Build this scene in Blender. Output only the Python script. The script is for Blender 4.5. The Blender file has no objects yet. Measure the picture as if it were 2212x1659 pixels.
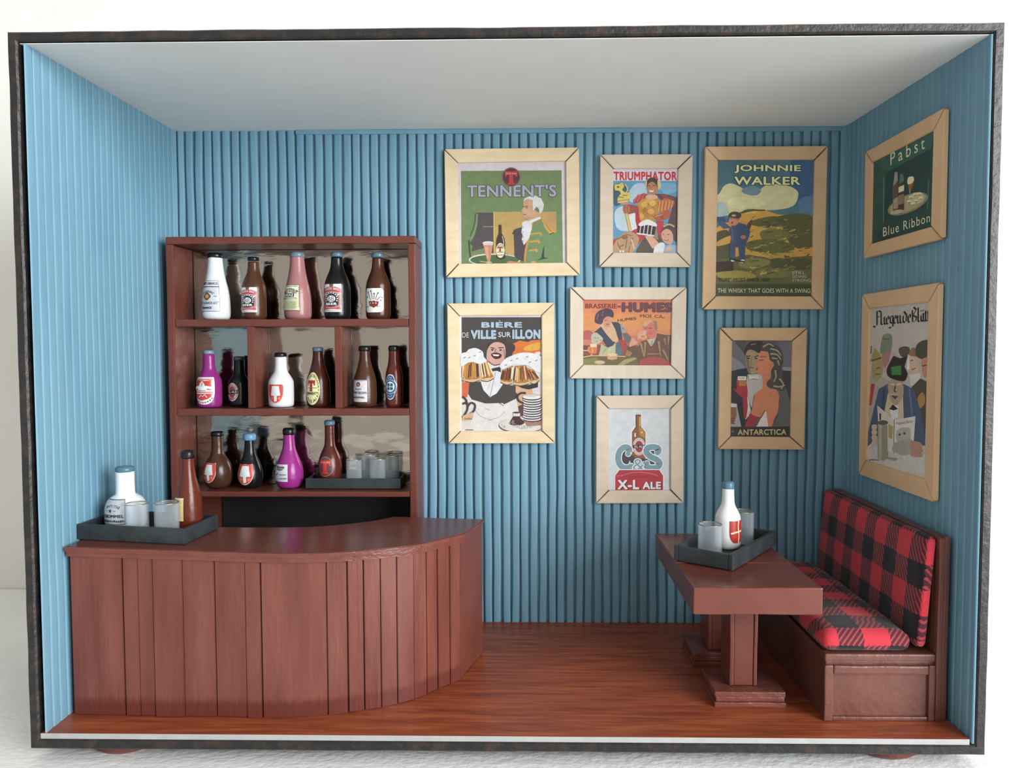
import bpy, bmesh, math, random
import numpy as np
from mathutils import Vector, Matrix, noise
from mathutils.geometry import tessellate_polygon

random.seed(7)
SC = bpy.context.scene
COL = SC.collection
PI = math.pi
# One Blender unit is 10 cm: the place is a 30 cm wide box holding a miniature pub.
SC.unit_settings.system = 'METRIC'
SC.unit_settings.scale_length = 0.1

# ------------------------------------------------------------------ camera
cam_d = bpy.data.cameras.new('camera')
cam = bpy.data.objects.new('camera', cam_d)
COL.objects.link(cam)
SC.camera = cam
cam_d.sensor_width = 36.0
cam_d.lens = 1652.3 / 2212.0 * 36.0
cam_d.clip_start = 0.05
cam_d.clip_end = 200.0
YAW, PITCH, ROLL = 0.0174, -0.0472, 0.0022
_m = (Matrix.Rotation(YAW, 3, 'Z') @ Matrix.Rotation(PITCH, 3, 'X') @ Matrix.Rotation(ROLL, 3, 'Y'))
_r, _f, _u = _m.col[0], _m.col[1], _m.col[2]
cam.matrix_world = Matrix(((_r.x, _u.x, -_f.x, 0.0733), (_r.y, _u.y, -_f.y, -2.3418),
                           (_r.z, _u.z, -_f.z, 1.2682), (0, 0, 0, 1)))

# ------------------------------------------------------------------ world and light
world = bpy.data.worlds.new('world')
SC.world = world
world.use_nodes = True
_bg = world.node_tree.nodes['Background']
_bg.inputs['Color'].default_value = (0.98, 0.97, 0.92, 1)
_bg.inputs['Strength'].default_value = 0.63

def area_light(name, loc, target, sx, sy, power, color):
    d = bpy.data.lights.new(name, 'AREA')
    d.shape = 'RECTANGLE'
    d.size, d.size_y = sx, sy
    d.energy = power
    d.color = color
    o = bpy.data.objects.new(name, d)
    COL.objects.link(o)
    o.location = loc
    o.rotation_euler = (Vector(target) - Vector(loc)).to_track_quat('-Z', 'Y').to_euler()
    return o

# daylight from the window to the right, in front of the box
area_light('window_daylight', (8.0, -7.0, 3.0), (0.0, 0.6, 1.0), 6.5, 6.0, 1900, (0.93, 0.97, 1.0))

SC.view_settings.view_transform = 'Standard'
SC.view_settings.look = 'None'
SC.view_settings.exposure = 0.15
SC.view_settings.gamma = 1.0
SC.view_settings.use_curve_mapping = False

# ------------------------------------------------------------------ helpers
def s2l(c):
    return c / 12.92 if c <= 0.04045 else ((c + 0.055) / 1.055) ** 2.4

def hexc(h, g=1.0):
    return tuple(min(0.92, s2l(int(h[i:i + 2], 16) / 255.0) * g) for i in (0, 2, 4))

def mesh_obj(name, verts, faces, mat, parent=None, smooth=False):
    me = bpy.data.meshes.new(name)
    me.from_pydata([tuple(v) for v in verts], [], [tuple(f) for f in faces])
    me.update()
    if smooth:
        me.polygons.foreach_set('use_smooth', [True] * len(me.polygons))
    o = bpy.data.objects.new(name, me)
    if mat:
        me.materials.append(mat)
    COL.objects.link(o)
    if parent:
        o.parent = parent
    return o

def bm_obj(name, bm, mat, parent=None, smooth=False):
    me = bpy.data.meshes.new(name)
    bmesh.ops.recalc_face_normals(bm, faces=bm.faces)
    bm.to_mesh(me)
    bm.free()
    if smooth:
        me.polygons.foreach_set('use_smooth', [True] * len(me.polygons))
    o = bpy.data.objects.new(name, me)
    if mat:
        me.materials.append(mat)
    COL.objects.link(o)
    if parent:
        o.parent = parent
    return o

def tag(o, label, category, group=None):
    o['label'] = label
    o['category'] = category
    if group:
        o['group'] = group
    return o

def thing(name, loc, label, category, group=None, rz=0.0, ry=0.0):
    o = bpy.data.objects.new(name, None)
    o.empty_display_size = 0.05
    COL.objects.link(o)
    o.location = loc
    o.rotation_euler = (0, ry, rz)
    return tag(o, label, category, group)

def structure(o):
    o['kind'] = 'structure'
    return o

def box_bm(x0, x1, y0, y1, z0, z1, bevel=0.004, seg=2, cuts=0, jit=0.0, off=(0, 0, 0)):
    bm = bmesh.new()
    bmesh.ops.create_cube(bm, size=1.0)
    for v in bm.verts:
        v.co = Vector(((x0 + x1) / 2 + v.co.x * (x1 - x0), (y0 + y1) / 2 + v.co.y * (y1 - y0),
                       (z0 + z1) / 2 + v.co.z * (z1 - z0)))
    if cuts:
        dims = (x1 - x0, y1 - y0, z1 - z0)
        ax = dims.index(max(dims))
        es = [e for e in bm.edges if abs((e.verts[0].co - e.verts[1].co)[ax]) > 1e-6]
        bmesh.ops.subdivide_edges(bm, edges=es, cuts=cuts, use_grid_fill=True)
    if bevel:
        es = [e for e in bm.edges if len(e.link_faces) == 2 and e.calc_face_angle(0) > 0.5]
        bmesh.ops.bevel(bm, geom=es, offset=bevel, segments=seg, affect='EDGES', profile=0.6)
    if jit:
        for v in bm.verts:
            n = noise.noise_vector(v.co * 9.0 + Vector((x0, y0, z0)) * 3.1)
            v.co += n * jit
    for v in bm.verts:
        v.co -= Vector(off)
    return bm

def box(name, x0, x1, y0, y1, z0, z1, mat, parent=None, bevel=0.004, seg=2, cuts=0, jit=0.0):
    off = parent.location if parent else (0, 0, 0)
    return bm_obj(name, box_bm(x0, x1, y0, y1, z0, z1, bevel, seg, cuts, jit, off), mat, parent)

def lbox(name, x0, x1, y0, y1, z0, z1, mat, parent=None, bevel=0.004, seg=2, cuts=0, jit=0.0):
    return bm_obj(name, box_bm(x0, x1, y0, y1, z0, z1, bevel, seg, cuts, jit), mat, parent)

def catmull(pts, n=6, closed=False):
    out = []
    m = len(pts)
    rng = range(m) if closed else range(m - 1)
    for i in rng:
        if closed:
            p0, p1, p2, p3 = pts[(i - 1) % m], pts[i], pts[(i + 1) % m], pts[(i + 2) % m]
        else:
            p0, p1, p2, p3 = pts[max(i - 1, 0)], pts[i], pts[i + 1], pts[min(i + 2, m - 1)]
        for k in range(n):
            t = k / n
            out.append(tuple(0.5 * (2 * b + (c - a) * t + (2 * a - 5 * b + 4 * c - d) * t * t + (3 * b - a - 3 * c + d) * t ** 3)
                             for a, b, c, d in zip(p0, p1, p2, p3)))
    if not closed:
        out.append(tuple(pts[-1]))
    return out

# ------------------------------------------------------------------ materials
def new_mat(name):
    m = bpy.data.materials.new(name)
    m.use_nodes = True
    nt = m.node_tree
    b = nt.nodes['Principled BSDF']
    return m, nt, b

def _noise(nt, scale, detail=3.0, rough=0.55, stretch=None, coord='Object'):
    tc = nt.nodes.new('ShaderNodeTexCoord')
    mp = nt.nodes.new('ShaderNodeMapping')
    nt.links.new(tc.outputs[coord], mp.inputs['Vector'])
    if stretch:
        mp.inputs['Scale'].default_value = stretch
    nz = nt.nodes.new('ShaderNodeTexNoise')
    nz.inputs['Scale'].default_value = scale
    nz.inputs['Detail'].default_value = detail
    nz.inputs['Roughness'].default_value = rough
    nt.links.new(mp.outputs['Vector'], nz.inputs['Vector'])
    return nz

def paint(name, c1, c2=None, rough=0.4, cscale=6.0, bump=0.0, bscale=40.0, bdist=0.01, stretch=None, bstretch=None,
          spec=0.32, metal=0.0, coat=0.0, lo=0.35, hi=0.65, rvar=0.0):
    m, nt, b = new_mat(name)
    b.inputs['Roughness'].default_value = rough
    b.inputs['Metallic'].default_value = metal
    b.inputs['Specular IOR Level'].default_value = spec
    b.inputs['Coat Weight'].default_value = coat
    b.inputs['Coat Roughness'].default_value = 0.12
    if c2:
        nz = _noise(nt, cscale, 4.0, 0.6, stretch)
        cr = nt.nodes.new('ShaderNodeValToRGB')
        cr.color_ramp.elements[0].position = lo
        cr.color_ramp.elements[1].position = hi
        cr.color_ramp.elements[0].color = (*c1, 1)
        cr.color_ramp.elements[1].color = (*c2, 1)
        nt.links.new(nz.outputs['Fac'], cr.inputs['Fac'])
        nt.links.new(cr.outputs['Color'], b.inputs['Base Color'])
        if rvar:
            mr = nt.nodes.new('ShaderNodeMapRange')
            mr.inputs['To Min'].default_value = max(0.02, rough - rvar)
            mr.inputs['To Max'].default_value = rough + rvar
            nt.links.new(nz.outputs['Fac'], mr.inputs['Value'])
            nt.links.new(mr.outputs['Result'], b.inputs['Roughness'])
    else:
        b.inputs['Base Color'].default_value = (*c1, 1)
    if bump:
        bn = _noise(nt, bscale, 3.0, 0.6, bstretch)
        bp = nt.nodes.new('ShaderNodeBump')
        bp.inputs['Strength'].default_value = bump
        bp.inputs['Distance'].default_value = bdist
        nt.links.new(bn.outputs['Fac'], bp.inputs['Height'])
        nt.links.new(bp.outputs['Normal'], b.inputs['Normal'])
    return m

M = {}
M['blue'] = paint('blue_wall_paint', (0.135, 0.275, 0.365), (0.165, 0.315, 0.405), rough=0.5, cscale=5, bump=0.25, bscale=30, bdist=0.01,
                  stretch=(1, 1, 0.25), bstretch=(1, 1, 0.12), spec=0.35)
M['white_card'] = paint('ceiling_card', (0.74, 0.75, 0.73), (0.79, 0.80, 0.78), rough=0.7, cscale=1.5, bump=0.06, bscale=60, spec=0.2)
M['floor_edge'] = paint('floor_board_edge', (0.34, 0.345, 0.34), (0.38, 0.38, 0.375), rough=0.6, cscale=20)
M['edge_white'] = paint('board_edge_white', (0.55, 0.55, 0.53), (0.62, 0.62, 0.6), rough=0.6, cscale=20)
M['black_rim'] = paint('black_speckled_paint', (0.014, 0.014, 0.014), (0.045, 0.028, 0.022), rough=0.42, cscale=26, bump=0.35, bscale=40, bdist=0.01,
                       lo=0.45, hi=0.75, spec=0.4)
M['brown'] = paint('red_brown_paint', (0.112, 0.031, 0.021), (0.140, 0.040, 0.028), rough=0.3, cscale=4, bump=0.22, bscale=22, bdist=0.008, rvar=0.06)
M['brown_plank'] = paint('red_brown_plank_paint', (0.130, 0.037, 0.027), (0.180, 0.058, 0.043), rough=0.34, cscale=5, bump=0.3, bscale=26, bdist=0.008,
                         stretch=(2.5, 2.5, 0.35), bstretch=(2.5, 2.5, 0.25), rvar=0.08)
def plank_band(m):
    nt = m.node_tree
    b = nt.nodes['Principled BSDF']
    src = b.inputs['Base Color'].links[0].from_socket
    tc = nt.nodes.new('ShaderNodeTexCoord'); sp = nt.nodes.new('ShaderNodeSeparateXYZ')
    nt.links.new(tc.outputs['Object'], sp.inputs[0])
    nz = _noise(nt, 40.0, 3.0, 0.6, (3, 3, 0.5))
    ad = nt.nodes.new('ShaderNodeMath'); ad.operation = 'MULTIPLY_ADD'
    nt.links.new(nz.outputs['Fac'], ad.inputs[0]); ad.inputs[1].default_value = 0.03
    nt.links.new(sp.outputs['Z'], ad.inputs[2])
    mr = nt.nodes.new('ShaderNodeMapRange')
    mr.inputs['From Min'].default_value = 0.062; mr.inputs['From Max'].default_value = 0.080
    nt.links.new(ad.outputs[0], mr.inputs['Value'])
    mx = nt.nodes.new('ShaderNodeMix'); mx.data_type = 'RGBA'
    mx.inputs['A'].default_value = (0.112, 0.027, 0.020, 1)
    nt.links.new(mr.outputs['Result'], mx.inputs['Factor'])
    nt.links.new(src, mx.inputs['B'])
    nt.links.new(mx.outputs['Result'], b.inputs['Base Color'])
plank_band(M['brown_plank'])
M['brown_gloss'] = paint('red_brown_gloss', (0.125, 0.035, 0.024), (0.155, 0.046, 0.033), rough=0.22, cscale=3, bump=0.10, bscale=14, bdist=0.006)
M['brown_edge'] = paint('red_brown_rough_edge', (0.135, 0.040, 0.028), (0.170, 0.054, 0.040), rough=0.28, cscale=14, bump=0.45, bscale=30, bdist=0.010,
                        stretch=(1, 1, 3), bstretch=(0.8, 0.8, 2.0))
M['bench_brown'] = paint('bench_brown_paint', (0.125, 0.046, 0.034), (0.165, 0.064, 0.047), rough=0.32, cscale=5, bump=0.35, bscale=24, bdist=0.008,
                         stretch=(1, 1, 0.6), rvar=0.06)
M['black_panel'] = paint('black_card', (0.012, 0.012, 0.013), (0.018, 0.017, 0.017), rough=0.45, cscale=8)
M['tray'] = paint('charcoal_tray_paint', (0.020, 0.025, 0.027), (0.034, 0.041, 0.044), rough=0.48, cscale=9, bump=0.3, bscale=60, bdist=0.006)
M['foot'] = paint('red_brown_foot', (0.10, 0.03, 0.022), (0.13, 0.04, 0.03), rough=0.35)
M['pine'] = paint('pale_frame_wood', (0.64, 0.50, 0.31), (0.71, 0.575, 0.385), rough=0.5, cscale=7, bump=0.15, bscale=40, bdist=0.004, stretch=(1, 1, 4))
M['birch'] = paint('pinkish_frame_wood', (0.58, 0.47, 0.36), (0.64, 0.53, 0.42), rough=0.55, cscale=6, bump=0.12, bscale=40, bdist=0.004, stretch=(1, 1, 4))
M['cream_wood'] = paint('cream_frame_wood', (0.60, 0.51, 0.40), (0.67, 0.57, 0.46), rough=0.55, cscale=6, bump=0.15, bscale=30, bdist=0.004, stretch=(4, 1, 1))
M['honey'] = paint('honey_frame_wood', (0.66, 0.43, 0.235), (0.73, 0.50, 0.30), rough=0.42, cscale=7, bump=0.15, bscale=40, bdist=0.004, stretch=(1, 4, 1))
M['house_wall'] = paint('white_house_wall', (0.80, 0.785, 0.74), (0.82, 0.805, 0.765), rough=0.8, cscale=2, bump=0.2, bscale=14, bdist=0.012, spec=0.2)
M['white_table'] = paint('white_textured_tabletop', (0.85, 0.85, 0.84), (0.88, 0.88, 0.87), rough=0.5, cscale=3, bump=0.3, bscale=26, bdist=0.012,
                         bstretch=(1.0, 1.6, 1), spec=0.35)

# varnished floor: streaks of grain along x
def floor_mat():
    m, nt, b = new_mat('varnished_mahogany_floor')
    n1 = _noise(nt, 7.0, 6.0, 0.65, (0.45, 7.0, 1))
    n2 = _noise(nt, 40.0, 3.0, 0.6, (0.18, 5.0, 1))
    mx = nt.nodes.new('ShaderNodeMath'); mx.operation = 'MULTIPLY_ADD'
    nt.links.new(n2.outputs['Fac'], mx.inputs[0]); mx.inputs[1].default_value = 0.45
    nt.links.new(n1.outputs['Fac'], mx.inputs[2])
    cr = nt.nodes.new('ShaderNodeValToRGB')
    e = cr.color_ramp.elements
    e[0].position = 0.48; e[0].color = (0.135, 0.027, 0.012, 1)
    e[1].position = 0.95; e[1].color = (0.42, 0.115, 0.042, 1)
    k = e.new(0.70); k.color = (0.265, 0.060, 0.024, 1)
    nt.links.new(mx.outputs[0], cr.inputs['Fac'])
    nt.links.new(cr.outputs['Color'], b.inputs['Base Color'])
    b.inputs['Roughness'].default_value = 0.33
    b.inputs['Specular IOR Level'].default_value = 0.32
    bp = nt.nodes.new('ShaderNodeBump'); bp.inputs['Strength'].default_value = 0.12; bp.inputs['Distance'].default_value = 0.006
    nt.links.new(n2.outputs['Fac'], bp.inputs['Height'])
    nt.links.new(bp.outputs['Normal'], b.inputs['Normal'])
    return m
M['floor'] = floor_mat()

def mirror_mat():
    m, nt, b = new_mat('crinkled_mirror_foil')
    b.inputs['Base Color'].default_value = (0.42, 0.36, 0.31, 1)
    b.inputs['Metallic'].default_value = 1.0
    b.inputs['Roughness'].default_value = 0.10
    n1 = _noise(nt, 5.0, 2.0, 0.5, (0.9, 1, 1.6))
    n2 = _noise(nt, 34.0, 3.0, 0.6, (0.35, 1, 2.2))
    th = nt.nodes.new('ShaderNodeMapRange')
    th.inputs['From Min'].default_value = 0.5; th.inputs['From Max'].default_value = 0.7
    nt.links.new(n1.outputs['Fac'], th.inputs['Value'])
    mu = nt.nodes.new('ShaderNodeMath'); mu.operation = 'MULTIPLY'
    nt.links.new(th.outputs['Result'], mu.inputs[0]); nt.links.new(n2.outputs['Fac'], mu.inputs[1])
    b1 = nt.nodes.new('ShaderNodeBump'); b1.inputs['Strength'].default_value = 0.35; b1.inputs['Distance'].default_value = 0.02
    nt.links.new(n1.outputs['Fac'], b1.inputs['Height'])
    b2 = nt.nodes.new('ShaderNodeBump'); b2.inputs['Strength'].default_value = 0.35; b2.inputs['Distance'].default_value = 0.008
    nt.links.new(mu.outputs[0], b2.inputs['Height'])
    nt.links.new(b1.outputs['Normal'], b2.inputs['Normal'])
    nt.links.new(b2.outputs['Normal'], b.inputs['Normal'])
    return m
M['mirror'] = mirror_mat()

def print_mat(name, rough=0.45, coat=0.0):
    m, nt, b = new_mat(name)
    at = nt.nodes.new('ShaderNodeAttribute')
    at.attribute_name = 'ink'
    nz = _noise(nt, 45.0, 3.0, 0.6)
    mr = nt.nodes.new('ShaderNodeMapRange')
    mr.inputs['To Min'].default_value = 0.76; mr.inputs['To Max'].default_value = 1.16
    nt.links.new(nz.outputs['Fac'], mr.inputs['Value'])
    mx = nt.nodes.new('ShaderNodeMix'); mx.data_type = 'RGBA'; mx.blend_type = 'MULTIPLY'
    mx.inputs['Factor'].default_value = 1.0
    nt.links.new(at.outputs['Color'], mx.inputs['A'])
    nt.links.new(mr.outputs['Result'], mx.inputs['B'])
    nt.links.new(mx.outputs['Result'], b.inputs['Base Color'])
    b.inputs['Roughness'].default_value = rough
    b.inputs['Coat Weight'].default_value = coat
    b.inputs['Coat Roughness'].default_value = 0.15
    b.inputs['Specular IOR Level'].default_value = 0.35
    return m
M['print'] = print_mat('printed_paper')
M['label'] = print_mat('printed_label', 0.35, 0.2)

def glass_mat():
    m, nt, b = new_mat('clear_plastic_tube')
    b.inputs['Base Color'].default_value = (0.62, 0.66, 0.68, 1)
    b.inputs['Roughness'].default_value = 0.16
    tr = nt.nodes.new('ShaderNodeBsdfTransparent')
    tr.inputs['Color'].default_value = (0.93, 0.95, 0.96, 1)
    lw = nt.nodes.new('ShaderNodeLayerWeight'); lw.inputs['Blend'].default_value = 0.28
    mr = nt.nodes.new('ShaderNodeMapRange')
    mr.inputs['To Min'].default_value = 0.10; mr.inputs['To Max'].default_value = 0.45
    nt.links.new(lw.outputs['Facing'], mr.inputs['Value'])
    mx = nt.nodes.new('ShaderNodeMixShader')
    nt.links.new(mr.outputs['Result'], mx.inputs['Fac'])
    nt.links.new(tr.outputs[0], mx.inputs[1]); nt.links.new(b.outputs[0], mx.inputs[2])
    nt.links.new(mx.outputs[0], nt.nodes['Material Output'].inputs['Surface'])
    return m
M['glass'] = glass_mat()
M['rim_gold'] = paint('cut_plastic_rim', (0.34, 0.29, 0.22), rough=0.18, metal=0.6)

def plaid_mat():
    m, nt, b = new_mat('red_black_buffalo_check')
    uv = nt.nodes.new('ShaderNodeUVMap'); uv.uv_map = 'UVMap'
    sp = nt.nodes.new('ShaderNodeSeparateXYZ')
    nt.links.new(uv.outputs['UV'], sp.inputs[0])
    def math(op, a, bb=None):
        n = nt.nodes.new('ShaderNodeMath'); n.operation = op
        for i, q in enumerate((a, bb)):
            if q is None: continue
            if isinstance(q, (int, float)): n.inputs[i].default_value = q
            else: nt.links.new(q, n.inputs[i])
        return n.outputs[0]
    nz = nt.nodes.new('ShaderNodeTexNoise'); nz.inputs['Scale'].default_value = 70.0
    nt.links.new(uv.outputs['UV'], nz.inputs['Vector'])
    wob = math('MULTIPLY', math('SUBTRACT', nz.outputs['Fac'], 0.5), 0.10)
    ph = math('ADD', math('MULTIPLY', sp.outputs[0], 9.0), math('ADD', math('MULTIPLY', sp.outputs[1], 6.0), wob))
    hatch = math('LESS_THAN', math('FRACT', ph), 0.62)
    saw = math('MULTIPLY', math('PINGPONG', ph, 0.5), 0.05)
    bu = math('LESS_THAN', math('FRACT', math('ADD', sp.outputs[0], saw)), 0.5)
    bv = math('LESS_THAN', math('FRACT', math('ADD', sp.outputs[1], saw)), 0.5)
    both = math('MULTIPLY', bu, bv)
    one = math('SUBTRACT', math('ADD', bu, bv), math('MULTIPLY', both, 2.0))
    dark = math('MINIMUM', math('ADD', both, math('MULTIPLY', one, math('MULTIPLY', hatch, 0.80))), 1.0)
    semi = math('MULTIPLY', one, 0.8)
    mx0 = nt.nodes.new('ShaderNodeMix'); mx0.data_type = 'RGBA'
    mx0.inputs['A'].default_value = (0.55, 0.035, 0.055, 1)
    mx0.inputs['B'].default_value = (0.30, 0.05, 0.06, 1)
    nt.links.new(semi, mx0.inputs['Factor'])
    mx = nt.nodes.new('ShaderNodeMix'); mx.data_type = 'RGBA'
    nt.links.new(mx0.outputs['Result'], mx.inputs['A'])
    mx.inputs['B'].default_value = (0.012, 0.011, 0.016, 1)
    nt.links.new(dark, mx.inputs['Factor'])
    nt.links.new(mx.outputs['Result'], b.inputs['Base Color'])
    b.inputs['Roughness'].default_value = 0.85
    b.inputs['Specular IOR Level'].default_value = 0.2
    b.inputs['Sheen Weight'].default_value = 0.15
    wv = nt.nodes.new('ShaderNodeTexWave'); wv.inputs['Scale'].default_value = 16.0
    nt.links.new(uv.outputs['UV'], wv.inputs['Vector'])
    bp = nt.nodes.new('ShaderNodeBump'); bp.inputs['Strength'].default_value = 0.2; bp.inputs['Distance'].default_value = 0.004
    nt.links.new(wv.outputs['Fac'], bp.inputs['Height'])
    nt.links.new(bp.outputs['Normal'], b.inputs['Normal'])
    return m
M['plaid'] = plaid_mat()

_bm = {}
def gloss(hexcol, g=1.0, rough=0.22):
    k = (hexcol, g, rough)
    if k not in _bm:
        c = hexc(hexcol, g)
        _bm[k] = paint('glossy_paint_' + hexcol, c, tuple(x * 0.9 for x in c), rough=rough, cscale=12, bump=0.35, bscale=16, bdist=0.006)
    return _bm[k]

# ------------------------------------------------------------------ the real-world setting
T_Z = -0.042                                    # top of the white table the box stands on
def wall_y(x): return 1.64 - 0.036 * x
tb = bmesh.new()
vs = [tb.verts.new((x, y, z)) for z in (T_Z - 0.3, T_Z) for x, y in ((-7, -5), (7, -5), (7, wall_y(7) - 0.006), (-7, wall_y(-7) - 0.006))]
for f in ((3, 2, 1, 0), (4, 5, 6, 7), (0, 1, 5, 4), (1, 2, 6, 5), (2, 3, 7, 6), (3, 0, 4, 7)):
    tb.faces.new([vs[i] for i in f])
tbl = bm_obj('white_tabletop', tb, M['white_table'])
tag(tbl, 'white textured tabletop that the miniature pub box stands on', 'tabletop')
wb = bmesh.new()
vs = [wb.verts.new((x, wall_y(x) + dy, z)) for z in (-6, 9) for x, dy in ((-11, 0), (11, 0), (11, 0.3), (-11, 0.3))]
for f in ((3, 2, 1, 0), (4, 5, 6, 7), (0, 1, 5, 4), (1, 2, 6, 5), (2, 3, 7, 6), (3, 0, 4, 7)):
    wb.faces.new([vs[i] for i in f])
structure(bm_obj('wall_rear', wb, M['house_wall']))

# ------------------------------------------------------------------ the box
H, D, W2 = 2.2317, 1.0207, 1.5
def ceil_z(y): return 2.1968 + 0.0165 * max(0.0, y) / D
boxt = thing('display_box', (0, 0.55, 0), 'open-fronted black painted box holding the miniature pub room', 'box')
def shell():
    """the four boards of the box as one mitred shell"""
    co, ci = [(-W2, 0), (W2, 0), (W2, H), (-W2, H)], [(-1.469, 0.032), (1.468, 0.032), (1.468, 2.2022), (-1.469, 2.2022)]
    n = 44
    O, I = [], []
    for k in range(4):
        for q in range(n):
            t = q / n
            O.append(tuple(co[k][m] + (co[(k + 1) % 4][m] - co[k][m]) * t for m in (0, 1)))
            I.append(tuple(ci[k][m] + (ci[(k + 1) % 4][m] - ci[k][m]) * t for m in (0, 1)))
    N = len(O)
    def mixp(f): return [((o[0] * (1 - f) + i_[0] * f), (o[1] * (1 - f) + i_[1] * f)) for o, i_ in zip(O, I)]
    def rise(y, p): return 0.0175 * y / D if p[1] > 2.19 else 0.0
    loops = [([(p[0], 1.07, p[1]) for p in O], 0), ([(p[0], 0.006, p[1]) for p in O], 1), ([(p[0], 0.0, p[1]) for p in mixp(0.16)], 1), ([(p[0], 0.0, p[1]) for p in mixp(0.5)], 1),
             ([(p[0], 0.0, p[1]) for p in mixp(0.84)], 1), ([(p[0], 0.006, p[1]) for p in I], 1), ([(p[0], 1.07, p[1] + rise(1.07, p)) for p in I], 0)]
    vs, fs = [], []
    for lp, jit in loops:
        for x, y, z in lp:
            v = Vector((x, y, z))
            if jit: v += noise.noise_vector(v * 8.0) * Vector((0.0022, 0.0010, 0.0022))
            vs.append((v.x, v.y - 0.55, v.z))
    for k in range(len(loops)):
        k2 = (k + 1) % len(loops)
        fs += [(k * N + q, k * N + (q + 1) % N, k2 * N + (q + 1) % N, k2 * N + q) for q in range(N)]
    bm = bmesh.new()
    bv = [bm.verts.new(v) for v in vs]
    for f in fs: bm.faces.new([bv[q] for q in f])
    return bm_obj('shell', bm, M['black_rim'], boxt)
shell()
box('back_panel', -1.468, 1.467, 1.035, 1.069, 0.034, 2.196, M['black_rim'], boxt, bevel=0)
def lathe(prof, n=28, close_bottom=True, close_top=True):
    vs, fs = [], []
    for r, z in prof:
        for k in range(n):
            a = 2 * PI * k / n
            vs.append((r * math.cos(a), r * math.sin(a), z))
    for i in range(len(prof) - 1):
        for k in range(n):
            k2 = (k + 1) % n
            fs.append((i * n + k, i * n + k2, (i + 1) * n + k2, (i + 1) * n + k))
    if close_bottom: fs.append(tuple(range(n - 1, -1, -1)))
    if close_top: fs.append(tuple((len(prof) - 1) * n + k for k in range(n)))
    return vs, fs
for fx, fy in ((-1.255, 0.150), (1.245, 0.150), (-1.255, 0.9), (1.245, 0.9)):
    v, f = lathe([(0.10, T_Z), (0.115, T_Z + 0.012), (0.115, -0.006), (0.105, 0.0)])
    mesh_obj('foot', [(a + fx, b + fy - 0.55, c) for a, b, c in v], f, M['foot'], boxt, smooth=False)

# corrugated lining: one sheet bent round the back, cut at the rounded corners
XL, XR, YB, RC = -1.466, 1.465, 1.0225, 0.05
PITCH_RIB, AMP = 0.0405, 0.0200
def rib(ph):
    d = min(ph, 1 - ph)
    t = min(1.0, max(0.0, (d - 0.045) / 0.11))
    return 0.88 * t * t * (3 - 2 * t) + 0.12 * math.sin(PI * ph)
def lining_path(s):
    """point and inward normal at arc length s, starting at the left front edge"""
    l1 = YB - RC - 0.004
    la = RC * PI / 2
    l2 = (XR - RC) - (XL + RC)
    if s < l1: return (XL, 0.004 + s), (1, 0)
    s -= l1
    if s < la:
        a = s / RC
        return (XL + RC - RC * math.cos(a), YB - RC + RC * math.sin(a)), (math.cos(a), -math.sin(a))
    s -= la
    if s < l2: return (XL + RC + s, YB), (0, -1)
    s -= l2
    if s < la:
        a = s / RC
        return (XR - RC + RC * math.sin(a), YB - RC + RC * math.cos(a)), (-math.sin(a), -math.cos(a))
    s -= la
    return (XR, YB - RC - s), (-1, 0)
L1 = YB - RC - 0.004
LA = RC * PI / 2
LTOT = 2 * L1 + 2 * LA + (XR - XL - 2 * RC)
PH = (0.0, 0.045, 0.075, 0.105, 0.135, 0.165, 0.3, 0.5, 0.7, 0.835, 0.865, 0.895, 0.925, 0.955)
NROW = 26
def lining(name, sa, sb, deep=1.0, edge=None):
    ss, hh = [], []
    k0, k1 = int(sa / PITCH_RIB) - 1, int(sb / PITCH_RIB) + 1
    for k in range(k0, k1 + 1):
        for ph in PH:
            s = (k + ph) * PITCH_RIB
            if sa <= s <= sb:
                ss.append(s); hh.append((rib(ph), k))
    for e in (sa, sb):
        if min(abs(e - q) for q in ss) > 1e-6:
            ph = (e / PITCH_RIB) % 1.0
            if e < ss[0]: ss.insert(0, e); hh.insert(0, (rib(ph), 0))
            else: ss.append(e); hh.append((rib(ph), 0))
    vs, fs = [], []
    for r in range(NROW + 1):
        t = r / NROW
        for s, (h, k) in zip(ss, hh):
            wob = 0.0042 * noise.noise(Vector((k * 0.83, t * 9.0, 1.3))) + 0.004 * noise.noise(Vector((k * 0.21, t * 2.5, 7.3)))
            amp = AMP * deep * (0.9 + 0.2 * noise.noise(Vector((k * 0.6, t * 4.0, 4.4))))
            s2 = min(max(s + wob, sa), sb) if sa + 1e-6 < s < sb - 1e-6 else s
            (x, y), (nx, ny) = lining_path(s2)
            # the sheet lies flat over the last half pitch at the open front
            d = h * amp
            q = d - 0.002 + AMP * (1 - deep)
            if edge is not None: q -= 0.0115 * min(1.0, max(0.0, (s2 - sa) / (sb - sa)))
            x += nx * q; y += ny * q
            vs.append((x, y, 0.036 + t * (ceil_z(y) + 0.0008 - 0.036)))
    n = len(ss)
    if edge is not None:
        out = []
        for r in range(NROW + 1):
            row = vs[r * n:(r + 1) * n]
            out += row + [(edge, 0.0035, row[-1][2])]
        vs = out
        n += 1
    for r in range(NROW):
        for i in range(n - 1):
            fs.append((r * n + i, r * n + i + 1, (r + 1) * n + i + 1, (r + 1) * n + i))
    o = mesh_obj(name, vs, fs, M['blue'], smooth=True)
    return structure(o)
lining('wall_left', 0.0, L1 + LA * 0.5, 0.15)
lining('wall_back', L1 + LA * 0.5, LTOT - L1 - LA * 0.5)
lining('wall_right', LTOT - L1 - LA * 0.5, LTOT, 0.16, 1.4655)

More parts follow.
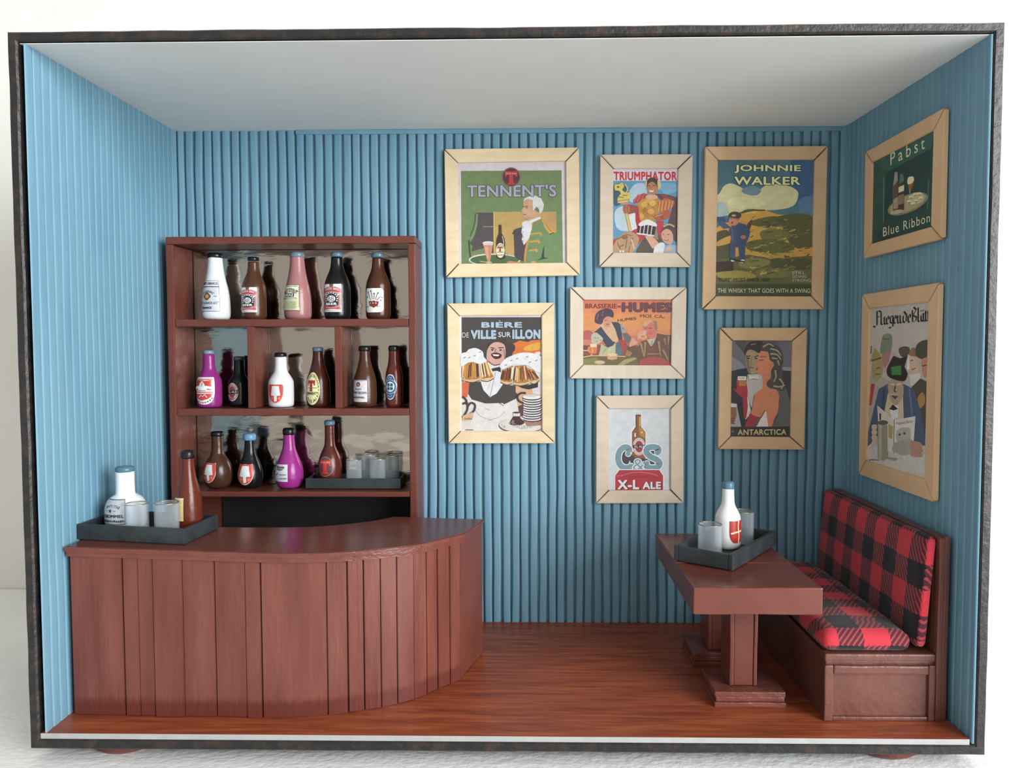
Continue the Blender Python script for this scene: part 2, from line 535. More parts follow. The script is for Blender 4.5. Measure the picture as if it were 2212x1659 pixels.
# ceiling card and varnished floor board
cb = bmesh.new()
vs = [cb.verts.new((x, y, ceil_z(y) + dz)) for dz in (0.0, 0.0015) for x, y in ((-1.466, 0.010), (1.464, 0.010), (1.464, YB), (-1.466, YB))]
for f in ((3, 2, 1, 0), (4, 5, 6, 7), (0, 1, 5, 4), (1, 2, 6, 5), (2, 3, 7, 6), (3, 0, 4, 7)):
    cb.faces.new([vs[i] for i in f])
structure(bm_obj('ceiling', cb, M['white_card']))
fl = structure(box('floor', -1.466, 1.452, 0.004, YB - 0.002, 0.0325, 0.05, M['floor'], None, bevel=0))
fl.data.materials.append(M['floor_edge'])
for p in fl.data.polygons:
    if p.normal.z < 0.5: p.material_index = 1
# smooth strip along the top of the back wall
structure(box('trim_1', -0.92, 1.43, YB - 0.022, YB - 0.003, 2.193, 2.2125, M['blue'], None, bevel=0.003, cuts=30, jit=0.0015))

# ------------------------------------------------------------------ bar counter
BAR_PTS = [(-1.43, 0.128), (-1.1, 0.119), (-0.791, 0.113), (-0.65, 0.122), (-0.524, 0.151), (-0.379, 0.213), (-0.278, 0.291), (-0.167, 0.421)]
BAR = catmull(BAR_PTS, 12)
def bar_at(x):
    for (x0, y0), (x1, y1) in zip(BAR, BAR[1:]):
        if x0 <= x <= x1:
            t = (x - x0) / (x1 - x0)
            dx, dy = x1 - x0, y1 - y0
            l = math.hypot(dx, dy)
            return x, y0 + t * dy, dy / l, -dx / l        # point and outward normal
    (x0, y0), (x1, y1) = BAR[-2], BAR[-1]
    l = math.hypot(x1 - x0, y1 - y0)
    return x1, y1, (y1 - y0) / l, -(x1 - x0) / l
def bar_top(x): return 0.605 + 0.0228 * (-0.79 - x)
bar = thing('bar_counter', (-0.8, 0.35, 0.05), 'red-brown painted curved bar counter with a front of vertical planks', 'bar counter')
BO = bar.location
def prism(outline, z0, z1, zf=None):
    """closed prism over a plan outline; zf gives a height offset at x"""
    n = len(outline)
    vs = [(x - BO.x, y - BO.y, z0 + (zf(x) if zf and z0 > 0.3 else 0) - BO.z) for x, y in outline]
    vs += [(x - BO.x, y - BO.y, z1 + (zf(x) if zf else 0) - BO.z) for x, y in outline]
    fs = [(i, (i + 1) % n, n + (i + 1) % n, n + i) for i in range(n)]
    tri = tessellate_polygon([[Vector((x, y, 0)) for x, y in outline]])
    fs += [tuple(n + i for i in t) for t in tri] + [tuple(reversed(t)) for t in tri]
    return vs, fs
def prism_obj(name, outline, z0, z1, mat, zf=None, bevel=0.0):
    vs, fs = prism(outline, z0, z1, zf)
    bm = bmesh.new()
    bv = [bm.verts.new(v) for v in vs]
    for f in fs:
        try: bm.faces.new([bv[i] for i in f])
        except ValueError: pass
    bmesh.ops.recalc_face_normals(bm, faces=bm.faces)
    if bevel:
        es = [e for e in bm.edges if len(e.link_faces) == 2 and e.calc_face_angle(0) > 0.7]
        bmesh.ops.bevel(bm, geom=es, offset=bevel, segments=2, affect='EDGES')
    return bm_obj(name, bm, mat, bar)
JOINTS = [-1.430, -1.254, -1.203, -1.151, -1.054, -0.947, -0.844, -0.794, -0.583, -0.519, -0.469, -0.417, -0.367, -0.317, -0.276, -0.240, -0.203, -0.169]
inner_pts = catmull([(-0.455, 0.672), (-0.526, 0.585), (-0.68, 0.488), (-0.842, 0.448), (-1.04, 0.432), (-1.43, 0.425)], 6)
body_out = [(x - nx * 0.012, y - ny * 0.012) for x, y, nx, ny in (bar_at(a) for a, _ in BAR)] + [(-0.17, 0.43), (-0.115, 0.655)] + inner_pts
prism_obj('carcass', body_out, 0.051, 0.570, M['brown_edge'])
random.seed(11)
GAPS = [0.001, 0.0032, 0.0006, 0.0012, 0.0005, 0.0018, 0.0008, 0.0030, 0.0022, 0.0030, 0.0026, 0.0018, 0.0018, 0.0012, 0.0016, 0.0016, 0.0008, 0.0022]
for a, b_, ga, gb in zip(JOINTS, JOINTS[1:], GAPS, GAPS[1:]):
    big = (b_ - a) > 0.1
    pr = random.uniform(0.000, 0.007)
    k = max(3, int((b_ - a) / 0.025))
    xs = [a + ga * .7 + (b_ - a - .7 * (ga + gb)) * i / k for i in range(k + 1)]
    pts = [bar_at(x) for x in xs]
    tilt = random.uniform(-0.003, 0.003)
    outl = [(x + nx * (pr + tilt * (i / k - .5)), y + ny * (pr + tilt * (i / k - .5))) for i, (x, y, nx, ny) in enumerate(pts)] + \
           [(x - nx * 0.013, y - ny * 0.013) for x, y, nx, ny in reversed(pts)]
    zf = lambda x: (bar_top(x) - 0.605)
    prism_obj('plank', outl, 0.0505 + random.uniform(0, 0.003), 0.574, M['brown_plank'], zf, bevel=0.0016)
# flat panel closing the right end
ep = [(-0.1665, 0.422), (-0.098, 0.662), (-0.112, 0.666), (-0.181, 0.426)]
prism_obj('end_panel', ep, 0.0505, 0.5875, M['brown_gloss'], lambda x: bar_top(x) - 0.605, bevel=0.003)
# worktop and its two-layer edge
def offs(d, x0=-1.438):
    o = [(x + nx * d, y + ny * d) for x, y, nx, ny in (bar_at(a) for a, _ in BAR)]
    o[0] = (x0, o[0][1])
    return o
top_out = offs(0.010) + [(-0.152, 0.422), (-0.090, 0.665), (-0.452, 0.672)] + inner_pts[1:]
prism_obj('worktop', top_out, 0.589, 0.605, M['brown_gloss'], lambda x: bar_top(x) - 0.605, bevel=0.003)
def band(name, d0, d1, z0, z1, x0):
    oa, ob = offs(d1, x0), offs(d0, x0)
    oa.append((-0.166 + d1 + 0.004, 0.43)); ob.append((-0.166 + d0, 0.43))
    zf = lambda x: bar_top(x) - 0.605
    n = len(oa)
    vs = []
    for pts, zz in ((oa, z0), (ob, z0), (ob, z1), (oa, z1)):
        vs += [(x - BO.x, y - BO.y, zz + zf(x) - BO.z + 0.0012 * noise.noise(Vector((x * 14, zz * 90, 2)))) for x, y in pts]
    fs = []
    for k in range(4):
        k2 = (k + 1) % 4
        fs += [(k * n + i, k * n + i + 1, k2 * n + i + 1, k2 * n + i) for i in range(n - 1)]
    fs += [(0, n, 2 * n, 3 * n), (n - 1, 4 * n - 1, 3 * n - 1, 2 * n - 1)]
    bm = bmesh.new()
    bv = [bm.verts.new(v) for v in vs]
    for f in fs: bm.faces.new([bv[i] for i in f])
    return bm_obj(name, bm, M['brown_edge'], bar)
band('edge_strip', 0.0, 0.0145, 0.5885, 0.6035, -1.440)
band('edge_strip', 0.0, 0.011, 0.5725, 0.588, -1.436)

# ------------------------------------------------------------------ bottle cabinet with mirror back
CX0, CX1, CY0, CY1 = -1.405, -0.375, 0.80, 1.004
cab = thing('bottle_cabinet', (-0.89, 0.9, 0.05), 'tall red-brown shelf cabinet with mirror back standing behind the bar', 'cabinet')
box('side_panel', CX0, CX0 + 0.031, CY0, CY1, 0.0505, 1.696, M['brown'], cab, bevel=0.005, cuts=24, jit=0.002)
box('side_panel', CX1 - 0.031, CX1, CY0, CY1, 0.0505, 1.696, M['brown'], cab, bevel=0.005, cuts=24, jit=0.002)
box('top_board', CX0, CX1, CY0 - 0.001, CY1, 1.6965, 1.727, M['brown'], cab, bevel=0.005, cuts=16, jit=0.002)
for zt, th in ((1.389, 0.030), (1.019, 0.030), (0.672, 0.022)):
    box('shelf', CX0 + 0.0315, CX1 - 0.0315, CY0 + 0.003, 0.9925, zt - th, zt, M['brown'], cab, bevel=0.004, cuts=20, jit=0.0015)
for xm in (-1.0615, -0.699):
    box('divider', xm - 0.015, xm + 0.015, CY0 + 0.004, 0.986, 1.0195, 1.3585, M['brown'], cab, bevel=0.004, cuts=8, jit=0.0012)
box('back_board', CX0 + 0.0315, CX1 - 0.0315, 0.994, 1.003, 0.0505, 1.696, M['brown'], cab, bevel=0)
box('mirror', CX0 + 0.034, CX1 - 0.034, 0.9875, 0.9935, 0.6735, 1.694, M['mirror'], cab, bevel=0)
box('black_panel', -1.262, CX1 - 0.0315, 0.984, 0.9935, 0.052, 0.6495, M['black_panel'], cab, bevel=0)

# ------------------------------------------------------------------ pedestal table
tab = thing('pub_table', (0.805, 0.4, 0.05), 'red-brown pedestal table with a thick top beside the tartan bench', 'table')
box('top_board', 0.603, 1.007, 0.045, 0.329, 0.4265, 0.512, M['brown_gloss'], tab, bevel=0.004, cuts=8, jit=0.002)
box('top_board', 0.603, 1.007, 0.3305, 0.755, 0.4265, 0.512, M['brown_gloss'], tab, bevel=0.004, cuts=8, jit=0.0015)
for y0 in (0.25, 0.56):
    lg = box('leg', 0.790, 0.856, y0 + 0.004, y0 + 0.12, 0.1055, 0.426, M['brown'], tab, bevel=0.003, cuts=6, jit=0.0012)
    for xa, xb in ((0.775, 0.7895), (0.8565, 0.869)):
        s = box('strip', xa, xb, y0, y0 + 0.125, 0.106, 0.4255, M['brown'], tab, bevel=0.004, cuts=8, jit=0.0015)
        s.parent = lg
for y0 in (0.205, 0.538):
    for k, (zz, e) in enumerate(((0.0505, 0.0), (0.0695, 0.005), (0.0865, 0.001))):
        box('foot_layer', 0.712 + e, 0.953 - e * 0.7, y0 + e * 0.6, y0 + 0.20 - e, zz, zz + 0.0178, M['brown_edge'], tab, bevel=0.004, cuts=10, jit=0.0022)

# ------------------------------------------------------------------ bench
ben = thing('pub_bench', (1.25, 0.55, 0.05), 'brown painted wooden bench with a tall back against the right wall', 'bench')
B = M['bench_brown']
box('seat_box', 1.053, 1.404, 0.128, 0.985, 0.0505, 0.2455, B, ben, bevel=0.003)
box('seat_board', 1.047, 1.404, 0.117, 0.985, 0.246, 0.2715, B, ben, bevel=0.006, cuts=14, jit=0.003)
box('front_stile', 1.046, 1.074, 0.114, 0.1275, 0.0505, 0.2345, B, ben, bevel=0.004, cuts=8, jit=0.0015)
box('front_stile', 1.383, 1.404, 0.116, 0.1275, 0.0505, 0.2345, B, ben, bevel=0.004, cuts=8, jit=0.0015)
box('front_rail', 1.0745, 1.3825, 0.1135, 0.1275, 0.205, 0.2345, B, ben, bevel=0.006, cuts=14, jit=0.0022)
box('front_rail', 1.0745, 1.3825, 0.118, 0.1275, 0.0505, 0.064, B, ben, bevel=0.004, cuts=12, jit=0.0015)
box('back_board', 1.4045, 1.4405, 0.150, 0.985, 0.0505, 0.655, B, ben, bevel=0.004)
box('back_post', 1.4045, 1.4235, 0.113, 0.1495, 0.0505, 0.654, B, ben, bevel=0.004, cuts=14, jit=0.0015)
box('back_post', 1.424, 1.4405, 0.117, 0.1495, 0.0505, 0.658, B, ben, bevel=0.004, cuts=14, jit=0.0015)

def cushion(name, x0, x1, y0, y1, z0, z1, r, bulge, uvf, label, lean=0.0):
    nx, ny, nz = [max(6, int(d / 0.02)) for d in (x1 - x0, y1 - y0, z1 - z0)]
    bm = bmesh.new()
    idx = {}
    def vert(i, j, k):
        if (i, j, k) in idx: return idx[(i, j, k)]
        p = Vector((x0 + (x1 - x0) * i / nx, y0 + (y1 - y0) * j / ny, z0 + (z1 - z0) * k / nz))
        q = Vector((min(max(p.x, x0 + r), x1 - r), min(max(p.y, y0 + r), y1 - r), min(max(p.z, z0 + r), z1 - r)))
        d = p - q
        if d.length > 1e-9: p = q + d.normalized() * r
        fx, fy, fz = i / nx * 2 - 1, j / ny * 2 - 1, k / nz * 2 - 1
        wx, wy, wz = 1 - fx ** 4, 1 - fy ** 6, 1 - fz ** 4
        p = p + Vector((bulge[0] * (fx < -0.98) * -1 * wy * wz, 0, bulge[1] * (fz > 0.98) * wx * wy))
        p.x += lean * (1 - k / nz)
        if k > 0 and i < nx: p += noise.noise_vector(p * 11.0) * 0.004
        idx[(i, j, k)] = bm.verts.new(p)
        return idx[(i, j, k)]
    for i in range(nx):
        for j in range(ny):
            for k in (0, nz): bm.faces.new([vert(i, j, k), vert(i + 1, j, k), vert(i + 1, j + 1, k), vert(i, j + 1, k)])
    for i in range(nx):
        for k in range(nz):
            for j in (0, ny): bm.faces.new([vert(i, j, k), vert(i + 1, j, k), vert(i + 1, j, k + 1), vert(i, j, k + 1)])
    for j in range(ny):
        for k in range(nz):
            for i in (0, nx): bm.faces.new([vert(i, j, k), vert(i, j + 1, k), vert(i, j + 1, k + 1), vert(i, j, k + 1)])
    uv = bm.loops.layers.uv.new('UVMap')
    for f in bm.faces:
        for l in f.loops: l[uv].uv = uvf(l.vert.co)
    o = bm_obj(name, bm, M['plaid'], None, smooth=True)
    return tag(o, label, 'cushion')
PP = 0.166
cushion('back_cushion', 1.366, 1.4035, 0.120, 0.980, 0.290, 0.655, 0.017, (0.008, 0.0),
        lambda c: (-(c.y - 0.827) / PP + 0.25 + max(0.0, c.x - 1.372) / PP * (c.y < 0.15), (c.z - 0.525) / PP + 0.25),
        'upright red and black checked cushion covering the back of the bench', lean=-0.028)
cushion('seat_cushion', 1.040, 1.330, 0.118, 0.980, 0.2755, 0.338, 0.030, (0.0, 0.016),
        lambda c: (-(c.x - 1.13 + (c.z - 0.335) * (1 if c.x < 1.075 else 0)) / PP + 0.25, (c.y - 0.21 + (c.z - 0.335) * (1 if c.y < 0.2 else 0)) / PP + 0.25),
        'flat red and black checked seat cushion lying on the bench seat')

# ------------------------------------------------------------------ trays
def make_tray(name, loc, rz, w, d, h, wt, label, ry=0.0):
    t = thing(name, loc, label, 'tray', 'charcoal serving trays', rz, ry)
    w2, d2 = w / 2, d / 2
    m = M['tray']
    lbox('base', -w2 + wt, w2 - wt, -d2 + wt, d2 - wt, 0.0005, 0.010, m, t, bevel=0.001)
    lbox('side', -w2, w2, -d2, -d2 + wt, 0.0005, h, m, t, bevel=0.003, cuts=10, jit=0.0006)
    lbox('side', -w2, w2, d2 - wt, d2, 0.0005, h, m, t, bevel=0.003, cuts=10, jit=0.0006)
    lbox('side', -w2, -w2 + wt, -d2 + wt, d2 - wt, 0.0005, h - 0.001, m, t, bevel=0.003, cuts=6, jit=0.0006)
    lbox('side', w2 - wt, w2, -d2 + wt, d2 - wt, 0.0005, h - 0.001, m, t, bevel=0.003, cuts=6, jit=0.0006)
    return t
TRAY_BAR = make_tray('serving_tray', (-1.249, 0.301, bar_top(-1.249) + 0.0012), math.radians(-5), 0.385, 0.232, 0.053, 0.014,
                     'charcoal tray on the left end of the bar counter', ry=0.0228)
make_tray('serving_tray', (-0.656, 0.918, 0.6745), 0.0, 0.402, 0.132, 0.044, 0.010, 'charcoal tray on the lowest shelf of the cabinet')
make_tray('serving_tray', (0.815, 0.455, 0.5140), math.radians(53), 0.432, 0.215, 0.055, 0.016, 'charcoal tray set askew on the pedestal table')

# ------------------------------------------------------------------ drinking glasses
def make_glass(loc, r, h, disc, label, group='clear plastic drinking glasses'):
    t = thing('drinking_glass', loc, label, 'glass', group)
    n = 28
    v, f = lathe([(r, 0.004), (r, h * 0.5), (r, h - 0.002)], n, False, False)
    v2, f2 = lathe([(r - 0.0035, h - 0.002), (r - 0.0035, h * 0.5), (r - 0.0035, 0.004)], n, False, False)
    o = len(v)
    mesh_obj('tube', v + v2, f + [tuple(i + o for i in q) for q in f2], M['glass'], t, smooth=True)
    v, f = lathe([(r + 0.0006, h - 0.0025), (r + 0.0006, h), (r - 0.0042, h), (r - 0.0042, h - 0.0025)], n, False, False)
    mesh_obj('rim', v, f, M['rim_gold'], t, smooth=False)
    v, f = lathe([(disc, 0.0), (disc, 0.002), (disc * 0.97, 0.0035)], n)
    mesh_obj('base_disc', v, f, M['glass'], t)
    return t
make_glass((-1.262, 0.240, 0.6310), 0.038, 0.108, 0.039, 'clear glass next to the squat white bottle on the bar tray')
make_glass((-1.157, 0.237, 0.6285), 0.040, 0.114, 0.041, 'clear glass in front of the tall red-brown bottle on the bar tray')
make_glass((-0.660, 0.899, 0.6860), 0.033, 0.108, 0.033, 'front glass nearest the bottle on the cabinet shelf tray')
make_glass((-0.558, 0.897, 0.6860), 0.034, 0.112, 0.034, 'front glass farther from the bottle on the cabinet shelf tray')
make_glass((-0.608, 0.939, 0.6860), 0.033, 0.125, 0.033, 'back glass between the two front ones on the cabinet shelf tray')
make_glass((-0.505, 0.938, 0.6860), 0.033, 0.120, 0.033, 'rearmost glass at the right end of the cabinet shelf tray')
make_glass((0.735, 0.385, 0.5255), 0.042, 0.112, 0.055, 'clear glass at the front corner of the table tray')
make_glass((0.904, 0.569, 0.5255), 0.041, 0.120, 0.050, 'clear glass half hidden behind the white bottle on the table tray')

# ------------------------------------------------------------------ flat print: filled shapes and lettering as thin layers of ink
_txt = {}
def text_geo(s, bold, sp=None):
    sp = sp or 1.0 + bold * 2.0
    k = (s, bold, sp)
    if k not in _txt:
        cu = bpy.data.curves.new('lettering', 'FONT')
        cu.body = s
        cu.offset = bold
        cu.space_character = sp
        cu.resolution_u = 3
        ob = bpy.data.objects.new('lettering', cu)
        COL.objects.link(ob)
        dg = bpy.context.evaluated_depsgraph_get()
        ev = ob.evaluated_get(dg)
        me = ev.to_mesh()
        vs = [(v.co.x, v.co.y) for v in me.vertices]
        fs = [tuple(p.vertices) for p in me.polygons]
        ev.to_mesh_clear()
        bpy.data.objects.remove(ob)
        bpy.data.curves.remove(cu)
        _txt[k] = (vs, fs)
    return _txt[k]

def homography(q, W, Hh):
    """crop pixels (corners top-left, top-right, bottom-right, bottom-left) to a W x Hh rectangle centred on the print"""
    dst = [(-W / 2, Hh / 2), (W / 2, Hh / 2), (W / 2, -Hh / 2), (-W / 2, -Hh / 2)]
    A, b = [], []
    for (x, y), (u, v) in zip(q, dst):
        A.append([x, y, 1, 0, 0, 0, -u * x, -u * y]); b.append(u)
        A.append([0, 0, 0, x, y, 1, -v * x, -v * y]); b.append(v)
    h = np.linalg.solve(np.array(A, float), np.array(b, float))
    def f(x, y):
        w = h[6] * x + h[7] * y + 1
        return (h[0] * x + h[1] * y + h[2]) / w, (h[3] * x + h[4] * y + h[5]) / w
    return f

class Art:
    EPS = 0.00010
    def __init__(s, quad, W, Hh, gain=1.0):
        if len(quad) == 2:
            (x0, y0), (x1, y1) = quad
            quad = [(x0, y0), (x1, y0), (x1, y1), (x0, y1)]
        s.map = homography(quad, W, Hh)
        s.W, s.H, s.g = W, Hh, gain
        s.v, s.f, s.c, s.n = [], [], [], 0
    def raw(s, pts, tris, col, clip=True):
        s.n += 1
        o = len(s.v)
        for x, y in pts:
            u, v = s.map(x, y)
            if clip:
                u = min(max(u, -s.W / 2), s.W / 2); v = min(max(v, -s.H / 2), s.H / 2)
            s.v.append((u, v, s.n))
        c = hexc(col, s.g)
        for t in tris:
            s.f.append(tuple(o + i for i in t)); s.c.append(c)
    def poly(s, pts, col):
        tris = tessellate_polygon([[Vector((x, y, 0)) for x, y in pts]])
        s.raw(pts, tris, col)
    def blob(s, pts, col, n=5):
        s.poly(catmull(pts, n, True), col)
    def rect(s, x0, y0, x1, y1, col):
        s.poly([(x0, y0), (x1, y0), (x1, y1), (x0, y1)], col)
    def ell(s, cx, cy, rx, ry, col, n=22, rot=0.0):
        c, d = math.cos(rot), math.sin(rot)
        pts = []
        for k in range(n):
            a = 2 * PI * k / n
            x, y = rx * math.cos(a), ry * math.sin(a)
            pts.append((cx + x * c - y * d, cy + x * d + y * c))
        s.poly(pts, col)
    def line(s, pts, w, col, smooth=False, w2=None):
        if smooth: pts = catmull(pts, 5)
        L, R_ = [], []
        m = len(pts)
        for i, p in enumerate(pts):
            a, b = pts[max(i - 1, 0)], pts[min(i + 1, m - 1)]
            dx, dy = b[0] - a[0], b[1] - a[1]
            l = math.hypot(dx, dy) or 1
            ww = w if w2 is None else w + (w2 - w) * i / (m - 1)
            L.append((p[0] - dy / l * ww / 2, p[1] + dx / l * ww / 2))
            R_.append((p[0] + dy / l * ww / 2, p[1] - dx / l * ww / 2))
        pts2 = L + R_
        tris = []
        for i in range(m - 1):
            tris += [(i, i + 1, m + i + 1), (i, m + i + 1, m + i)]
        s.raw(pts2, tris, col)
    def nib(s, strokes, w, col, ang=-0.75):
        nx, ny = math.cos(ang) * w / 2, math.sin(ang) * w / 2
        pts, tris = [], []
        for st in strokes:
            for p, q in zip(st, st[1:]):
                o = len(pts)
                pts += [(p[0] - nx, p[1] - ny), (q[0] - nx, q[1] - ny), (q[0] + nx, q[1] + ny), (p[0] + nx, p[1] + ny)]
                tris += [(o, o + 1, o + 2), (o, o + 2, o + 3)]
        s.raw(pts, tris, col)
    def text(s, t, x0, y0, x1, y1, col, bold=0.0, slope=0.0, outline=None, ow=0.03, shadow=None, sh=(6, 6), sp=None):
        sp = sp or 1.0 + bold * 2.0
        base, faces = text_geo(t, 0.0, sp)
        bx0, bx1 = min(v[0] for v in base), max(v[0] for v in base)
        by0, by1 = min(v[1] for v in base), max(v[1] for v in base)
        bx0 -= bold; bx1 += bold; by0 -= bold; by1 += bold
        def put(c, rad, n, dx=0, dy=0):
            vs, fs = base, faces
            for q in range(max(1, n)):
                t = 2 * PI * q / max(1, n)
                ox, oy = (rad * math.cos(t), rad * math.sin(t)) if n else (0, 0)
                pts = []
                for x, y in vs:
                    px = x0 + (x + ox - bx0) / (bx1 - bx0) * (x1 - x0)
                    py = y1 - (y + oy - by0) / (by1 - by0) * (y1 - y0) + slope * (px - x0)
                    pts.append((px + dx, py + dy))
                s.raw(pts, fs, c)
        nb = 6 if bold >= 0.02 else 0
        if shadow: put(shadow, bold, nb, *sh)
        if outline: put(outline, bold + ow, 10)
        put(col, bold, nb)
        if nb: put(col, 0, 0)
    def arc(s, t, cx, cy, r0, r1, a0, a1, col, bold=0.0, ky=1.0):
        """letters between radii r0 (feet) and r1 (heads), from angle a0 to a1 (degrees, 90 is up)"""
        vs, fs = text_geo(t, min(bold, 0.02))
        bx0, bx1 = min(v[0] for v in vs), max(v[0] for v in vs)
        by0, by1 = min(v[1] for v in vs), max(v[1] for v in vs)
        pts = []
        for x, y in vs:
            a = math.radians(a0 + (x - bx0) / (bx1 - bx0) * (a1 - a0))
            r = r0 + (y - by0) / (by1 - by0) * (r1 - r0)
            pts.append((cx + r * math.cos(a), cy - ky * r * math.sin(a)))
        s.raw(pts, fs, col)
    def build(s, name, mat, parent, place, cuts=None):
        bm = bmesh.new()
        cl = bm.loops.layers.float_color.new('ink')
        ly = bm.verts.layers.float.new('lay')
        bv = []
        for u, v, n in s.v:
            w = bm.verts.new((u, v, 0)); w[ly] = n; bv.append(w)
        for f, c in zip(s.f, s.c):
            if len(set(f)) < 3: continue
            try: fc = bm.faces.new([bv[i] for i in f])
            except ValueError: continue
            for l in fc.loops: l[cl] = (*c, 1)
        if cuts:
            for ax, vals in cuts:
                for q in vals:
                    co, no = ((q, 0, 0), (1, 0, 0)) if ax == 0 else ((0, q, 0), (0, 1, 0))
                    bmesh.ops.bisect_plane(bm, geom=bm.verts[:] + bm.edges[:] + bm.faces[:], plane_co=co, plane_no=no, dist=1e-6)
        for f in bm.faces:
            f.normal_update()
            if f.normal.z < 0: f.normal_flip()
        for v in bm.verts:
            v.co = Vector(place(v.co.x, v.co.y, v[ly]))
        me = bpy.data.meshes.new(name)
        bm.to_mesh(me); bm.free()
        me.materials.append(mat)
        o = bpy.data.objects.new(name, me)
        COL.objects.link(o)
        o.parent = parent
        return o

def slab_T(a, cx, cy, w, h, col):
    """slab-serif capital T"""
    x0, x1, y0, y1 = cx - w / 2, cx + w / 2, cy - h / 2, cy + h / 2
    st, sb = w * 0.17, w * 0.30
    a.poly([(x0, y0), (x1, y0), (x1, y0 + h * .40), (x1 - w * .16, y0 + h * .40), (x1 - w * .20, y0 + h * .24), (cx + st, y0 + h * .24),
            (cx + st, y1 - h * .16), (cx + sb, y1 - h * .10), (cx + sb, y1), (cx - sb, y1), (cx - sb, y1 - h * .10), (cx - st, y1 - h * .16),
            (cx - st, y0 + h * .24), (x0 + w * .20, y0 + h * .24), (x0 + w * .16, y0 + h * .40), (x0, y0 + h * .40)], col)

def scribble(a, x0, x1, y, h, n, col, seed=1):
    r = random.Random(seed)
    x = x0
    while x < x1:
        w = r.uniform(0.5, 1.2) * (x1 - x0) / n
        a.rect(x, y - h / 2 + r.uniform(0, h * .3), min(x + w * 0.6, x1), y + h / 2 - r.uniform(0, h * .3), col)
        x += w

# ------------------------------------------------------------------ bottle labels (drawn on a 100-wide canvas)
def lb_cognac(a):
    a.rect(0, 0, 100, 150, '2c2f36'); a.rect(2, 2, 98, 148, 'c3c5cc')
    a.rect(2, 2, 98, 27, 'd9dade'); a.rect(0, 27, 100, 29.5, '2c2f36'); a.rect(0, 31, 100, 33, '2c2f36')
    a.text('GUY LABARDE', 4, 8, 95, 21, '22242a', 0.02)
    a.arc('COGNAC', 47, 88, 30, 40, 140, 40, '22242a', 0.015)
    for dx, dy in ((-8, 0), (8, 0), (0, -9), (0, 9)): a.ell(44 + dx, 77 + dy, 10, 10, '6a4228')
    a.ell(44, 77, 9, 9, 'b98a50')
    a.rect(6, 76, 16, 78, '44464c'); a.rect(75, 76, 88, 78, '44464c')
    a.text('GUY LABARDE & C', 4, 103, 90, 115, '22242a', 0.015); a.text('O', 91, 102, 96, 107, '22242a', 0.02)
    a.text('FRANCE', 22, 127, 66, 137, '16181c', 0.035)
def lb_bb(a):
    a.rect(0, 0, 100, 140, 'e6e2e2')
    a.poly([(0, 24), (30, 14), (70, 14), (100, 24), (100, 46), (50, 38), (0, 46)], 'b0474e')
    a.poly([(38, 0), (62, 0), (58, 14), (42, 14)], '7a5236')
    a.arc('NERS BES', 50, 120, 92, 103, 112, 68, 'e8dcdc', 0.01)
    a.poly([(0, 48), (50, 40), (100, 48), (100, 110), (0, 110)], '9b6a68')
    a.line([(10, 50), (34, 62)], 5, 'e6e2e2'); a.line([(90, 50), (66, 62)], 5, 'e6e2e2')
    a.ell(50, 78, 36, 37, '24242a')
    for k in range(11):
        t = math.radians(200 - k * 22)
        a.ell(50 + 30 * math.cos(t), 74 - 29 * math.sin(t), 3.4, 3.4, 'e2dfe0', 8)
    a.ell(50, 74, 21, 16, 'e9e7e8')
    a.text('BB', 35, 63, 65, 85, '24242a', 0.0)
    a.poly([(14, 92), (86, 92), (82, 108), (18, 108)], '24242a')
    a.text('BEER', 22, 94, 78, 106, 'eeeeee', 0.03)
    a.poly([(6, 112), (94, 112), (98, 128), (50, 124), (2, 128)], 'b8434c')
    scribble(a, 22, 78, 118, 5, 9, 'e0c4c4', 3); scribble(a, 10, 90, 134, 3, 16, '50505a', 5)
def lb_stout(a):
    a.rect(0, 0, 100, 135, '4a4a3a'); a.rect(2.5, 2.5, 97.5, 132.5, 'dfddbe')
    scribble(a, 6, 94, 8, 4, 18, '44443c', 4)
    a.arc('NUT STOUT', 48, 95, 55, 76, 128, 52, '2c2c28', 0.03)
    a.rect(20, 46, 72, 63, '26261f'); a.text('IEAS', 25, 49, 67, 60, 'e6e4d0', 0.02)
    a.line([(4, 72), (40, 68), (82, 68), (86, 76)], 2, '5a5a48')
    scribble(a, 8, 80, 75, 4, 12, '4a4a40', 6)
    a.rect(8, 82, 88, 128, 'c9c79a')
    for k in range(6): scribble(a, 14 + (k % 2) * 8, 82, 88 + k * 7, 4, 9, '6a6a50', 10 + k)
    for k in range(12): a.rect(93, 14 + k * 9, 96, 19 + k * 9, '5a5a4a')
def lb_sketch(a):
    a.blob([(6, 0), (50, -3), (96, 6), (100, 60), (96, 112), (50, 120), (6, 116), (0, 60)], 'ece9e2')
    for p in (([(34, 58), (26, 38), (20, 22)]), ([(44, 56), (42, 34), (36, 16)]), ([(52, 56), (54, 30)]), ([(60, 58), (66, 36), (72, 26)]), ([(66, 60), (82, 44), (90, 46)])):
        a.line(p, 3.2, '3a3638', True)
    for x, y in ((20, 20), (36, 14), (54, 27), (73, 24), (14, 44), (86, 60), (92, 47)): a.ell(x, y, 4, 4, '4a4448', 8)
    a.poly([(24, 66), (34, 62), (44, 66), (52, 60), (60, 66), (72, 64), (76, 70), (70, 88), (60, 92), (52, 98), (44, 92), (30, 88)], '7a3428')
    for x in (34, 48, 62): a.ell(x, 74, 4, 4, 'c8a89a', 8)
    scribble(a, 6, 26, 92, 6, 4, '6a6668', 2); scribble(a, 68, 92, 90, 6, 5, '8a8688', 3)
